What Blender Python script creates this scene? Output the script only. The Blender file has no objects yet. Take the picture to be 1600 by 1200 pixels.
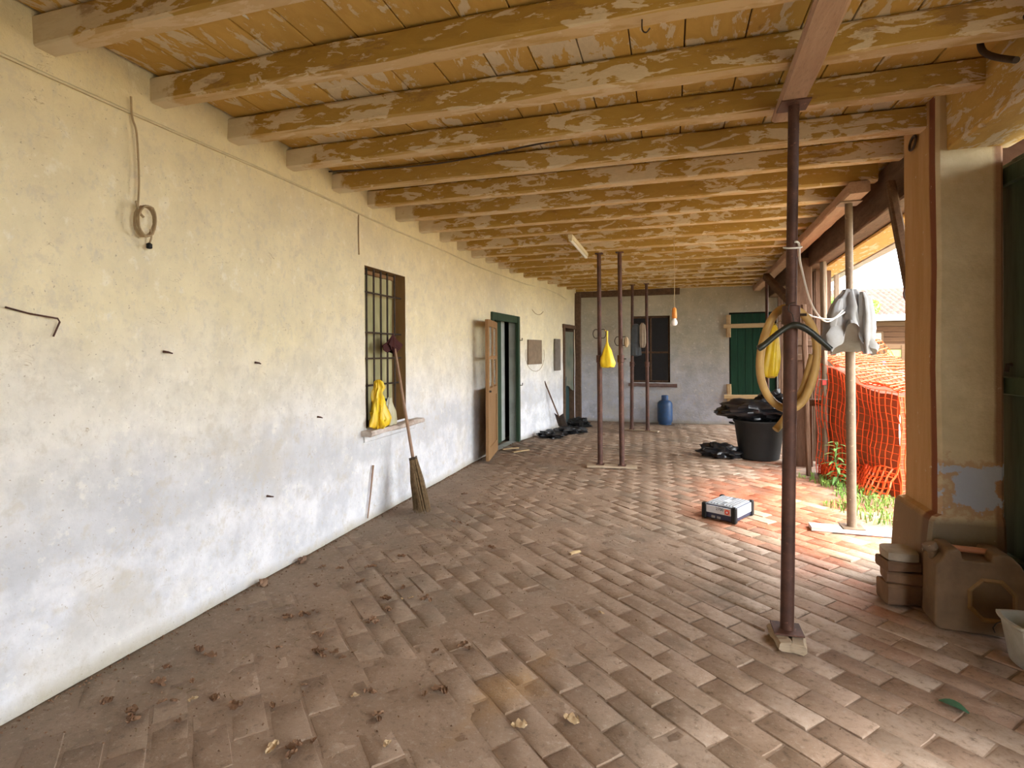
import bpy, math, random
from math import sin, cos, pi, radians, sqrt
from mathutils import Vector, Matrix, noise
random.seed(7)
S = bpy.context.scene
COL = S.collection
# ------------------------------------------------------------------ camera, world, exposure
cam_d = bpy.data.cameras.new('camera'); cam = bpy.data.objects.new('camera', cam_d); COL.objects.link(cam)
YAW = math.atan(247/850)
cam_d.sensor_fit = 'HORIZONTAL'; cam_d.sensor_width = 36; cam_d.lens = 850/1600*36
cam_d.shift_y = -48/1600; cam_d.clip_start = .02; cam_d.clip_end = 300
cam.matrix_world = (Matrix.Translation((0, 0, 1.5)) @ Matrix.Rotation(YAW, 4, 'Z') @ Matrix.Rotation(pi/2, 4, 'X')
                    @ Matrix.Rotation(-.006, 4, 'Z'))
S.camera = cam
S.view_settings.view_transform = 'Standard'; S.view_settings.look = 'None'
S.view_settings.gamma = 1; S.view_settings.use_curve_mapping = False
S.view_settings.exposure = 3.15
W = bpy.data.worlds.new('sky'); S.world = W; W.use_nodes = True
wn = W.node_tree; wb = wn.nodes['Background']
# overcast sky: brighter towards the zenith, a little blue
tc = wn.nodes.new('ShaderNodeTexCoord'); sx = wn.nodes.new('ShaderNodeSeparateXYZ'); rp = wn.nodes.new('ShaderNodeValToRGB')
wn.links.new(tc.outputs['Generated'], sx.inputs[0]); wn.links.new(sx.outputs[2], rp.inputs[0]); wn.links.new(rp.outputs[0], wb.inputs[0])
rp.color_ramp.elements[0].color = (.86, .93, 1, 1); rp.color_ramp.elements[1].color = (.98, 1, 1, 1)
wb.inputs[1].default_value = 1.6
sun_d = bpy.data.lights.new('sun', 'SUN'); sun_d.energy = .7; sun_d.angle = radians(25); sun_d.color = (1, .95, .86)
sun = bpy.data.objects.new('sun', sun_d); COL.objects.link(sun); sun.rotation_euler = (radians(18), radians(32), 0)
try:
    S.cycles.max_bounces = 14; S.cycles.diffuse_bounces = 8; S.cycles.caustics_reflective = False; S.cycles.caustics_refractive = False
    S.cycles.use_denoising = True
except Exception: pass

# ------------------------------------------------------------------ materials
class NT:
    def __init__(s, name, rough=.8, metal=0, spec=.3):
        s.m = bpy.data.materials.new(name); s.m.use_nodes = True; s.t = s.m.node_tree
        s.b = s.t.nodes['Principled BSDF']; s.b.inputs['Roughness'].default_value = rough
        s.b.inputs['Metallic'].default_value = metal; s.b.inputs['Specular IOR Level'].default_value = spec
        s.g = s.n('ShaderNodeNewGeometry'); s.P = s.g.outputs['Position']
    def n(s, k, **kw):
        x = s.t.nodes.new(k)
        for a, v in kw.items(): setattr(x, a, v)
        return x
    def L(s, a, b): s.t.links.new(a, b)
    def mapping(s, sc=(1, 1, 1), rot=0, loc=(0, 0, 0), src=None):
        m = s.n('ShaderNodeMapping'); m.inputs['Scale'].default_value = sc; m.inputs['Rotation'].default_value = (0, 0, rot)
        m.inputs['Location'].default_value = loc; s.L(src or s.P, m.inputs[0]); return m.outputs[0]
    def noise(s, scale, v=None, detail=5, rough=.6, dist=0):
        x = s.n('ShaderNodeTexNoise'); x.inputs['Scale'].default_value = scale; x.inputs['Detail'].default_value = detail
        x.inputs['Roughness'].default_value = rough; x.inputs['Distortion'].default_value = dist
        s.L(v or s.P, x.inputs['Vector']); return x.outputs['Fac']
    def step(s, v, lo, hi, a=0, b=1):
        x = s.n('ShaderNodeMapRange'); x.inputs[1].default_value = lo; x.inputs[2].default_value = hi
        x.inputs[3].default_value = a; x.inputs[4].default_value = b; s.L(v, x.inputs[0]); return x.outputs[0]
    def math(s, op, a, b=0, clamp=False):
        x = s.n('ShaderNodeMath', operation=op, use_clamp=clamp)
        for i, v in enumerate((a, b)):
            if isinstance(v, (int, float)): x.inputs[i].default_value = v
            else: s.L(v, x.inputs[i])
        return x.outputs[0]
    def mix(s, f, a, b, mode='MIX'):
        x = s.n('ShaderNodeMix', data_type='RGBA', blend_type=mode)
        for i, v in ((0, f), (6, a), (7, b)):
            if isinstance(v, (int, float)): x.inputs[i].default_value = v
            elif isinstance(v, tuple): x.inputs[i].default_value = (*v, 1)
            else: s.L(v, x.inputs[i])
        return x.outputs[2]
    def xyz(s, src=None):
        x = s.n('ShaderNodeSeparateXYZ'); s.L(src or s.P, x.inputs[0]); return x.outputs
    def out(s, col, bump=None, bs=.3, bd=.01, rough=None):
        if isinstance(col, tuple): s.b.inputs['Base Color'].default_value = (*col, 1)
        else: s.L(col, s.b.inputs['Base Color'])
        if bump is not None:
            x = s.n('ShaderNodeBump'); x.inputs['Strength'].default_value = bs; x.inputs['Distance'].default_value = bd
            s.L(bump, x.inputs['Height']); s.L(x.outputs[0], s.b.inputs['Normal'])
        if rough is not None: s.L(rough, s.b.inputs['Roughness'])
        return s.m
def simple(name, c, rough=.7, metal=0, var=.25, scale=12, bs=.15, sc=(1, 1, 1), c2=None, spec=.3):
    t = NT(name, rough, metal, spec); o = t.n('ShaderNodeTexCoord').outputs['Object']
    v = t.mapping(sc, src=o); f = t.noise(scale, v)
    c2 = c2 or tuple(x*(1-var) for x in c)
    return t.out(t.mix(t.step(f, .35, .65), c, c2), f, bs)
# floor bricks: rotated frame shared with the geometry
BA = radians(47); BL, BW = .28, .14
def m_floor():
    t = NT('terracotta_brick', .85); v = t.mapping((1, 1, 1), -(pi/2+BA))
    b = t.n('ShaderNodeTexBrick'); b.offset = .5; b.offset_frequency = 2; b.squash = 1
    for i, x in ((4, 1), (5, 0), (6, 0), (7, 0), (8, BL), (9, BW)): b.inputs[i].default_value = x
    b.inputs['Color1'].default_value = (0, 0, 0, 1); b.inputs['Color2'].default_value = (1, 1, 1, 1); t.L(v, b.inputs['Vector'])
    br = t.n('ShaderNodeSeparateColor'); t.L(b.outputs['Color'], br.inputs[0]); r = br.outputs[0]
    X, Y, Z = t.xyz(); big = t.noise(.8, detail=4); med = t.noise(3.5, detail=8, rough=.7); fine = t.noise(28, detail=8, rough=.7)
    # clean orange-red bricks swept by the opening, pale worn ones by the pillar, brown mud elsewhere
    dx = t.math('ABSOLUTE', t.math('SUBTRACT', X, 1.15)); dy = t.math('ABSOLUTE', t.math('SUBTRACT', Y, 5.9))
    fo = t.math('ADD', t.math('MULTIPLY', dx, .75), t.math('MULTIPLY', dy, .42))
    fo = t.math('ADD', fo, t.math('MULTIPLY', t.math('SUBTRACT', big, .5), 1.4))
    fo = t.math('ADD', fo, t.math('MULTIPLY', t.math('SUBTRACT', r, .5), .35))
    orange = t.step(fo, .45, 1.0, 1, 0)
    fp = t.math('ADD', t.math('MULTIPLY', t.math('SUBTRACT', X, .15), .8), t.math('MULTIPLY', t.math('SUBTRACT', med, .5), 1.2))
    fp = t.math('ADD', fp, t.math('MULTIPLY', t.math('SUBTRACT', r, .5), .7))
    pale = t.step(fp, .0, .75)
    mud = t.mix(t.step(med, .35, .65), (.24, .16, .105), (.31, .215, .15))
    mud = t.mix(t.math('MULTIPLY', t.step(big, .5, .62), .5), mud, (.19, .15, .11))
    brick = t.mix(r, (.34, .205, .14), (.43, .325, .25))
    c = t.mix(t.math('MULTIPLY', pale, t.step(fine, .3, .55, .45, 1)), mud, brick)
    oc = t.mix(t.step(r, .78, .85), t.mix(t.step(med, .4, .7), (.44, .125, .055), (.46, .20, .11)), (.50, .33, .19))
    c = t.mix(t.math('MULTIPLY', orange, .9), c, oc)
    # grime drifted along the left wall; ochre spill
    c = t.mix(t.math('MULTIPLY', t.step(t.math('ADD', X, med), -1.9, -1.3, 1, 0), .5), c, (.19, .145, .10))
    sd = t.math('ADD', t.math('ABSOLUTE', t.math('MULTIPLY', t.math('SUBTRACT', t.math('ADD', X, t.math('MULTIPLY', Y, -.35)), -1.52), 6)),
                t.math('ABSOLUTE', t.math('MULTIPLY', t.math('SUBTRACT', Y, 2.35), 2.2)))
    c = t.mix(t.math('MULTIPLY', t.step(t.math('ADD', sd, t.math('MULTIPLY', med, 2.4)), 1.4, 2.3, 1, 0), .5), c, (.42, .25, .11))
    c = t.mix(t.math('MULTIPLY', t.step(fine, .56, .72), .6), c, (.40, .33, .26)); c = t.mix(t.math('MULTIPLY', t.step(fine, .44, .30), .55), c, (.07, .045, .03)); g2 = t.noise(90, detail=4, rough=.7); c = t.mix(t.math('MULTIPLY', t.step(g2, .62, .68), .5), c, (.45, .38, .30)); c = t.mix(t.math('MULTIPLY', t.step(g2, .36, .30), .6), c, (.06, .04, .03))
    c = t.mix(t.math('MULTIPLY', t.step(Z, -.013, -.0075, 1, 0), .8), c, (.075, .052, .038))
    return t.out(c, t.math('ADD', fine, med), .5, .008)
def m_wall(name, flat):
    t = NT(name, .92, spec=.1); X, Y, Z = t.xyz()
    big = t.noise(.9, detail=8, rough=.6); med = t.noise(4, detail=8, rough=.65); fine = t.noise(26, detail=6)
    h = t.math('ADD', Z, t.math('MULTIPLY', t.math('SUBTRACT', t.noise(1.1, detail=10, rough=.62), .5), 1.1))
    top = t.mix(t.step(med, .35, .65), (.78, .69, .47), (.69, .61, .42))
    low = t.mix(t.step(med, .4, .62), (.76, .75, .76), (.58, .58, .60))
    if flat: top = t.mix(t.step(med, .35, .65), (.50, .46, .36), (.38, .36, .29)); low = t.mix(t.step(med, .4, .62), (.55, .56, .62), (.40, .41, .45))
    c = t.mix(t.step(h, .75, 1.75), low, top)
    band = t.math('MULTIPLY', t.step(h, .52, .60), t.step(h, .70, 1.0, 1, 0))
    c = t.mix(t.math('MULTIPLY', band, .6), c, (.50, .50, .51))
    c = t.mix(t.math('MULTIPLY', t.step(big, .53, .60), .4), c, (.58, .52, .42)); m2 = t.noise(9, detail=8, rough=.7); c = t.mix(t.math('MULTIPLY', t.step(m2, .54, .64), .45), c, (.56, .50, .40)); c = t.mix(t.math('MULTIPLY', t.step(m2, .42, .34), .4), c, (.88, .84, .74)); c = t.mix(t.math('MULTIPLY', t.step(t.noise(60, detail=3), .66, .71), .7), c, (.36, .30, .23)); m3 = t.noise(22, t.mapping((1, 1, .6)), detail=8, rough=.75); c = t.mix(t.math('MULTIPLY', t.step(m3, .53, .66), .4), c, (.52, .49, .44))
    c = t.mix(t.step(fine, .70, .76), c, (.45, .38, .28))
    sc = t.noise(3.2, t.mapping((1, 1, 1.7)), detail=3, dist=2.5)
    line = t.step(t.math('ABSOLUTE', t.math('SUBTRACT', sc, .5)), 0, .006, 1, 0)
    c = t.mix(t.math('MULTIPLY', line, t.step(t.noise(5, detail=2), .60, .66)), c, (.40, .31, .20))
    base = t.step(t.math('ADD', Z, t.math('MULTIPLY', med, .14)), .07, .15, 1, 0)
    c = t.mix(t.math('MULTIPLY', base, .65), c, (.36, .31, .20))
    dust = t.math('MULTIPLY', t.step(h, 2.1, 2.9), .25); c = t.mix(dust, c, (.62, .5, .27))
    return t.out(c, t.math('ADD', t.math('MULTIPLY', fine, .5), med), .55, .02)
def m_paint(name, sc, dark=False, o1=(.56, .345, .095), o2=(.44, .26, .065)):
    t = NT(name, .75, spec=.2); v = t.mapping(sc); inf = t.n('ShaderNodeObjectInfo')
    big = t.noise(1.5, v, 6); med = t.noise(4.5, v, 9, .62, .6); fine = t.noise(22, v, 6, .7)
    o = t.mix(t.step(med, .4, .7), o1, o2)
    o = t.mix(t.math('MULTIPLY', inf.outputs['Random'], .3), o, (.40, .25, .08))
    peel = t.mix(fine, (.70, .58, .40), (.48, .38, .26))
    f = t.math('ADD', t.math('MULTIPLY', med, .75), t.math('MULTIPLY', t.noise(1.1, detail=3), .35))
    pk = t.step(f, .575, .59); pk2 = t.math('MULTIPLY', t.step(t.noise(9, v, 8, .7), .6, .615), .8)
    c = t.mix(t.math('MAXIMUM', pk, pk2), o, peel)
    bare = t.step(t.noise(2.2, v, 8, .7), .60, .66); c = t.mix(t.math('MULTIPLY', bare, .6), c, (.22, .12, .05))
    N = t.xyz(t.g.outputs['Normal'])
    if dark:   # undersides: light from below painted in as a paler tone, over worn wood
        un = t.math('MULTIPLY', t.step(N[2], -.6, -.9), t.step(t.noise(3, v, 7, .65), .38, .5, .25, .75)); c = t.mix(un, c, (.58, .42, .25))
    # limewash splashed on the ends by the wall
    X, Y, Z = t.xyz()
    if dark:
        end = t.step(t.math('ADD', X, t.math('MULTIPLY', t.noise(5, detail=5), .6)), -2.18, -2.12, 1, 0)
        c = t.mix(t.math('MULTIPLY', end, .85), c, (.66, .58, .44))
    return t.out(c, t.math('ADD', f, t.math('MULTIPLY', fine, .4)), .5, .006)
def m_wood(name, c1, c2, sc=(1, 1, 1), scale=6, rough=.8):
    t = NT(name, rough, spec=.2); o = t.n('ShaderNodeTexCoord').outputs['Object']; v = t.mapping(sc, src=o)
    f = t.noise(scale, v, 8, .65, .4); g = t.noise(scale*5, v, 5)
    c = t.mix(t.step(f, .35, .68), c1, c2); c = t.mix(t.math('MULTIPLY', t.step(g, .55, .7), .5), c, tuple(x*.45 for x in c1))
    return t.out(c, t.math('ADD', f, g), .5, .004)
def m_rust(name, c1, c2, pitch=3):
    t = NT(name, .62, .25, .4); o = t.n('ShaderNodeTexCoord').outputs['Object']
    f = t.noise(pitch, o, 8, .7); g = t.noise(40, o, 5)
    c = t.mix(t.step(f, .4, .6), c1, c2); c = t.mix(t.step(g, .62, .7), c, tuple(x*1.7 for x in c2))
    return t.out(c, g, .3, .003)
def m_pillar():
    t = NT('pillar_plaster', .9, spec=.1); X, Y, Z = t.xyz(); N = t.xyz(t.g.outputs['Normal'])
    med = t.noise(3.5, detail=9, rough=.68); fine = t.noise(22, detail=7); st = t.noise(4, t.mapping((2.5, 2.5, .35)), 7, .65)
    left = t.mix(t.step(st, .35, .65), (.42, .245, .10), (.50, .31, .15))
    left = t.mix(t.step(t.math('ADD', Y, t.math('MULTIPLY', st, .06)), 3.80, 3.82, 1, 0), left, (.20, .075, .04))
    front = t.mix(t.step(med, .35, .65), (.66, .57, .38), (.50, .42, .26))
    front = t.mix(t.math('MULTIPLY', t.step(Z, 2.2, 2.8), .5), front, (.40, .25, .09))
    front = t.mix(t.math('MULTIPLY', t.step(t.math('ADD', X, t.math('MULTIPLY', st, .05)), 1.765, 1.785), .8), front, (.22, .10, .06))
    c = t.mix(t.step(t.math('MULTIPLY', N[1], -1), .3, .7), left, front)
    front = t.mix(t.math('MULTIPLY', t.step(t.math('ADD', X, t.math('MULTIPLY', st, .03)), 1.515, 1.525, 1, 0), .8), front, (.22, .10, .05))
    # blue limewash left on the lower front, damp grey band below
    d = t.math('MAXIMUM', t.math('ABSOLUTE', t.math('MULTIPLY', t.math('SUBTRACT', Z, .70), 4.4)), t.math('ABSOLUTE', t.math('MULTIPLY', t.math('SUBTRACT', X, 1.64), 3.6)))
    d = t.math('ADD', d, t.math('MULTIPLY', t.noise(7, detail=8, rough=.62), 2.6))
    isf = t.step(t.math('MULTIPLY', N[1], -1), .3, .7)
    c = t.mix(t.math('MULTIPLY', t.step(d, 1.72, 1.80, 1, 0), isf), t.mix(t.math('MULTIPLY', t.step(d, 1.9, 2.1, 1, 0), t.math('MULTIPLY', isf, .6)), c, (.40, .22, .12)), (.42, .47, .56))
    c = t.mix(t.math('MULTIPLY', t.step(t.math('ADD', Z, t.math('MULTIPLY', med, .1)), .56, .60, 1, 0), .75), c, (.15, .115, .085))
    c = t.mix(t.step(fine, .66, .74), c, (.58, .5, .38))
    return t.out(c, t.math('ADD', med, fine), .5, .012)
M = {}
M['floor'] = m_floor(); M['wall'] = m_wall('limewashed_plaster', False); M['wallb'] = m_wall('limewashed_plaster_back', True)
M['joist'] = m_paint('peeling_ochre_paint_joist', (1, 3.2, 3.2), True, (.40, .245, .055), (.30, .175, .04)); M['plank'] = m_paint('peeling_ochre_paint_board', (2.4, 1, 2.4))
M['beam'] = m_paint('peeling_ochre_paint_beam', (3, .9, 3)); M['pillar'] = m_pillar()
M['darkwood'] = m_wood('dark_weathered_timber', (.085, .05, .03), (.15, .09, .055), (3, .6, 3))
M['darkpost'] = m_wood('dark_weathered_post', (.10, .055, .033), (.17, .10, .065), (3, 3, .5))
M['greywood'] = m_wood('grey_weathered_timber', (.34, .27, .20), (.24, .18, .13), (4, 4, .5))
M['pinkwood'] = m_wood('bare_pinkish_timber', (.42, .27, .18), (.33, .20, .13), (4, .6, 4))
M['newwood'] = m_wood('fresh_sawn_wood', (.60, .44, .24), (.50, .35, .19), (.7, 4, 4))
M['palewood'] = m_wood('dusty_board', (.42, .32, .22), (.33, .25, .17), (.7, 4, 4))
M['whiteboard'] = m_wood('whitened_board', (.66, .62, .58), (.52, .48, .44), (.7, 4, 4))
M['door'] = m_wood('brown_varnished_door', (.30, .17, .075), (.24, .13, .055), (4, 4, .5), 5, .6)
M['green'] = simple('green_painted_wood', (.03, .06, .03), .6, var=.4, sc=(6, 6, .6), scale=5)
M['darkgreen'] = simple('dark_green_gate_paint', (.055, .085, .05), .6, var=.5, sc=(3, 3, .5), scale=4)
M['shutter'] = simple('bottle_green_shutter_paint', (.008, .055, .028), .6, var=.3, sc=(6, 6, .6), scale=5)
M['rust'] = m_rust('rusty_steel_tube', (.055, .025, .018), (.115, .05, .033)); M['tan_rust'] = m_rust('dusty_brown_steel', (.16, .11, .075), (.24, .17, .11))
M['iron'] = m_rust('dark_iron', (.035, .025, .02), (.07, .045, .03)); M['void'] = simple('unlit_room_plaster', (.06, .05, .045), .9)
M['reveal'] = simple('grey_painted_reveal', (.40, .42, .38), .85, scale=4); M['brownreveal'] = simple('ochre_brown_reveal', (.26, .15, .06), .85, scale=4, sc=(3, 3, .6))
M['sill'] = simple('worn_stone_sill', (.60, .54, .48), .9, c2=(.40, .31, .25), scale=9, bs=.4)
M['yellow'] = simple('yellow_plastic_film', (.83, .60, .02), .42, c2=(.70, .44, .015), scale=6, spec=.5)
M['black'] = simple('black_plastic_film', (.012, .012, .014), .28, var=.3, scale=5, spec=.5); M['tub'] = simple('black_rubber_tub', (.018, .017, .016), .6)
M['blue'] = simple('blue_enamel', (.018, .075, .20), .45, c2=(.03, .06, .13), spec=.5); M['twig'] = simple('broom_twigs', (.26, .17, .085), .9, var=.5, scale=30)
M['stick'] = simple('peeled_stick', (.38, .24, .16), .8); M['cord'] = simple('dusty_tan_cord', (.42, .31, .18), .8); M['white'] = simple('white_cable', (.8, .78, .74), .5, var=.1)
M['wallcord'] = simple('limewashed_conduit', (.62, .54, .37), .9, var=.15); M['leaf'] = simple('dry_leaf', (.24, .13, .07), .85, c2=(.13, .075, .045), scale=18)
M['leaf2'] = simple('pale_dry_leaf', (.52, .38, .22), .8, c2=(.38, .24, .13), scale=18); M['hose'] = simple('yellow_rubber_hose', (.55, .34, .11), .5, c2=(.45, .27, .09))
M['hanger'] = simple('dark_olive_plastic', (.025, .028, .02), .4, spec=.5); M['grey'] = simple('grey_cotton', (.23, .22, .21), .95, c2=(.30, .30, .31), scale=5)
M['tan'] = simple('tan_cloth', (.33, .26, .19), .95); M['jerry'] = simple('dusty_brown_plastic', (.20, .125, .068), .65, c2=(.135, .085, .048), scale=7, bs=.3)
M['jerrypanel'] = simple('amber_translucent_plastic', (.24, .135, .045), .5, c2=(.18, .10, .04)); M['bucket'] = simple('dirty_white_plastic', (.50, .50, .45), .55, c2=(.40, .39, .33))
M['orange'] = simple('orange_safety_mesh', (.90, .10, .02), .5, var=.15); M['rustpanel'] = simple('rusty_red_tarpaulin', (.40, .11, .045), .7, c2=(.30, .09, .045), scale=3)
M['ground'] = simple('trodden_earth', (.38, .31, .22), .95, c2=(.30, .28, .17), scale=.8, bs=.4); M['grass'] = simple('fresh_grass', (.12, .25, .035), .7, c2=(.22, .34, .07), scale=3)
M['plant'] = simple('willow_leaf', (.12, .27, .08), .6, c2=(.24, .40, .12), scale=9); M['redleaf'] = simple('reddish_leaf', (.5, .12, .05), .6); M['tree'] = simple('tree_leaves', (.20, .42, .06), .7, c2=(.36, .58, .14), scale=1)
M['bark'] = simple('bark', (.16, .11, .07), .9); M['lightblue'] = simple('light_blue_plastic', (.04, .20, .28), .5, var=.1); M['bluesheet'] = simple('dark_blue_sheet', (.03, .05, .20), .5)
M['tile'] = simple('clay_roof_tile', (.075, .032, .022), .9, c2=(.115, .062, .045), scale=4); M['barn'] = m_wood('barn_boards', (.055, .024, .010), (.085, .040, .017), (.5, 4, 4)); M['barnpale'] = m_wood('pale_barn_boards', (.10, .056, .027), (.075, .04, .02), (.5, 4, 4))
M['label'] = simple('white_label', (.66, .68, .72), .5, var=.08); M['navy'] = simple('navy_plastic', (.015, .02, .055), .45, spec=.5); M['silver'] = simple('brushed_metal', (.50, .54, .60), .35, .6, var=.2, sc=(1, 12, 1)); M['red'] = simple('red_print', (.65, .06, .05), .5, var=.1)
M['dark'] = simple('matt_black', (.01, .01, .01), .6); M['bulbwhite'] = simple('opal_glass', (.85, .84, .8), .25, var=.03, spec=.5); M['orangeplastic'] = simple('orange_lamp_holder', (.75, .27, .05), .45)
M['lampwhite'] = simple('yellowed_white_enamel', (.72, .64, .46), .5, var=.12); M['cardboard'] = simple('brown_hardboard', (.24, .17, .11), .85); M['greybox'] = simple('grey_metal_plate', (.19, .16, .13), .7)
M['brickstack'] = simple('dusty_hollow_brick', (.24, .145, .085), .9, c2=(.17, .10, .065), bs=.4, scale=9); M['concrete'] = simple('dusty_concrete', (.42, .36, .28), .9, bs=.4); M['greenglass'] = simple('green_lit_pane', (.22, .36, .08), .4)
M['olive'] = simple('old_olive_curtain', (.30, .29, .14), .8, c2=(.48, .43, .24), scale=4, sc=(2, 2, .5)); M['maroon'] = simple('maroon_cloth', (.055, .013, .012), .9); M['gutter'] = simple('grey_zinc', (.30, .29, .26), .6, .2)
M['oldgreen'] = simple('faded_green_canvas', (.10, .12, .09), .8, c2=(.17, .16, .12), scale=3); M['greenfilm'] = simple('green_leaf', (.05, .12, .06), .6)
def m_film():
    t = NT('pale_translucent_film', .4); t.b.inputs['Alpha'].default_value = .55
    return t.out(t.mix(t.noise(8), (.75, .68, .35), (.7, .7, .6)))
M['film'] = m_film()
def m_glass():
    t = NT('dusty_glass', .25, spec=.5); t.b.inputs['Alpha'].default_value = .35
    return t.out((.5, .52, .45))
M['glass'] = m_glass(); M['darkglass'] = simple('unlit_dusty_pane', (.012, .011, .012), .35, var=.3)

# ------------------------------------------------------------------ geometry helpers
class MB:
    def __init__(s): s.v = []; s.f = []
    def add(s, vs, fs, T=None):
        k = len(s.v); s.v += [tuple(T @ Vector(v)) if T else tuple(v) for v in vs]; s.f += [tuple(i+k for i in f) for f in fs]; return s
    def box(s, c, d, T=None, ch=0):
        x, y, z = (q/2 for q in d)
        if ch <= 0:
            vs = [(a, b, e) for a in (-x, x) for b in (-y, y) for e in (-z, z)]
            fs = [(0, 1, 3, 2), (4, 6, 7, 5), (0, 4, 5, 1), (2, 3, 7, 6), (0, 2, 6, 4), (1, 5, 7, 3)]
        else:   # chamfered on every edge
            vs = []; fs = []; h = min(ch, x*.9, y*.9, z*.9)
            def V(p): vs.append(p); return len(vs)-1
            id = {}
            for a in (-1, 1):
                for b in (-1, 1):
                    for e in (-1, 1):
                        id[a, b, e] = (V((a*x, b*(y-h), e*(z-h))), V((a*(x-h), b*y, e*(z-h))), V((a*(x-h), b*(y-h), e*z)))
            for ax in range(3):
                o = [i for i in range(3) if i != ax]
                for sg in (-1, 1):
                    q = []
                    for p1, p2 in ((-1, -1), (1, -1), (1, 1), (-1, 1)):
                        k = [0, 0, 0]; k[ax] = sg; k[o[0]] = p1; k[o[1]] = p2; q.append(id[tuple(k)][ax])
                    fs.append(tuple(q))
                for p1 in (-1, 1):
                    for p2 in (-1, 1):
                        k0 = [0, 0, 0]; k0[ax] = -1; k0[o[0]] = p1; k0[o[1]] = p2; k1 = list(k0); k1[ax] = 1
                        A, B = id[tuple(k0)], id[tuple(k1)]; fs.append((A[o[0]], A[o[1]], B[o[1]], B[o[0]]))
            for t in id.values(): fs.append(t)
        Tc = Matrix.Translation(c); return s.add(vs, fs, (T @ Tc) if T else Tc)
    def tube(s, pts, r, n=10, cap=True, flat=1.0, fv=None):
        pts = [Vector(p) for p in pts]; N = len(pts); rs = r if isinstance(r, (list, tuple)) else [r]*N
        vs = []; up = None
        for i, p in enumerate(pts):
            d = (pts[min(i+1, N-1)]-pts[max(i-1, 0)])
            d = d.normalized() if d.length > 1e-9 else Vector((0, 0, 1))
            if up is None: up = fv.copy() if fv else (Vector((0, 0, 1)) if abs(d.z) < .9 else Vector((1, 0, 0)))
            a = d.cross(up)
            a = a.normalized() if a.length > 1e-6 else Vector((1, 0, 0)); b = a.cross(d).normalized(); up = b
            for k in range(n):
                t = 2*pi*k/n; vs.append(p+a*cos(t)*rs[i]*flat+b*sin(t)*rs[i])
        fs = [(i*n+k, i*n+(k+1) % n, (i+1)*n+(k+1) % n, (i+1)*n+k) for i in range(N-1) for k in range(n)]
        if cap: fs += [tuple(range(n))[::-1], tuple(range((N-1)*n, N*n))]
        return s.add(vs, fs)
    def lathe(s, prof, c=(0, 0, 0), n=24, sx=1, sy=1, fn=None):
        vs = []
        for i, (r, z) in enumerate(prof):
            for k in range(n):
                t = 2*pi*k/n; q = fn(i, t) if fn else 1
                vs.append((c[0]+r*q*cos(t)*sx, c[1]+r*q*sin(t)*sy, c[2]+z))
        N = len(prof); fs = [(i*n+k, i*n+(k+1) % n, (i+1)*n+(k+1) % n, (i+1)*n+k) for i in range(N-1) for k in range(n)]
        fs += [tuple(range(n))[::-1], tuple(range((N-1)*n, N*n))]
        return s.add(vs, fs)
    def grid(s, nu, nv, fn):
        vs = [fn(i/nu, j/nv) for i in range(nu+1) for j in range(nv+1)]
        return s.add(vs, [(i*(nv+1)+j, (i+1)*(nv+1)+j, (i+1)*(nv+1)+j+1, i*(nv+1)+j+1) for i in range(nu) for j in range(nv)])
    def prism(s, outline, y0, y1):   # outline in XZ, extruded along Y
        n = len(outline); vs = [(x, y0, z) for x, z in outline]+[(x, y1, z) for x, z in outline]
        return s.add(vs, [tuple(range(n)), tuple(range(n, 2*n))[::-1]]+[(i, i+n, (i+1) % n+n, (i+1) % n) for i in range(n)])
    def mesh(s, name, mat, smooth=False):
        me = bpy.data.meshes.new(name); me.from_pydata(s.v, [], s.f)
        if mat: me.materials.append(M[mat] if isinstance(mat, str) else mat)
        import bmesh; b = bmesh.new(); b.from_mesh(me); bmesh.ops.recalc_face_normals(b, faces=b.faces); b.to_mesh(me); b.free()
        if smooth:
            me.polygons.foreach_set('use_smooth', [True]*len(me.polygons))
            try: me.set_sharp_from_angle(angle=radians(45))
            except Exception: pass
        return me
    def build(s, name, mat, parent=None, smooth=False, loc=None):
        return link(name, s.mesh(name, mat, smooth), parent, loc)
def link(name, me, parent=None, loc=None):
    o = bpy.data.objects.new(name, me); COL.objects.link(o)
    if loc: o.location = loc
    if parent: o.parent = parent
    return o
def tag(o, label=None, cat=None, group=None, kind=None):
    for k, v in (('label', label), ('category', cat), ('group', group), ('kind', kind)):
        if v: o[k] = v
    return o
def thing(name, label, cat, loc=(0, 0, 0), rz=0, group=None, kind=None):
    o = bpy.data.objects.new(name, None); COL.objects.link(o); o.empty_display_size = .1
    o.location = loc; o.rotation_euler = (0, 0, rz); return tag(o, label, cat, group, kind)
def copy_tree(o, parent=None):
    c = o.copy(); COL.objects.link(c); c.parent = parent
    for ch in [x for x in bpy.data.objects if x.parent == o]: copy_tree(ch, c)
    return c
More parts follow.
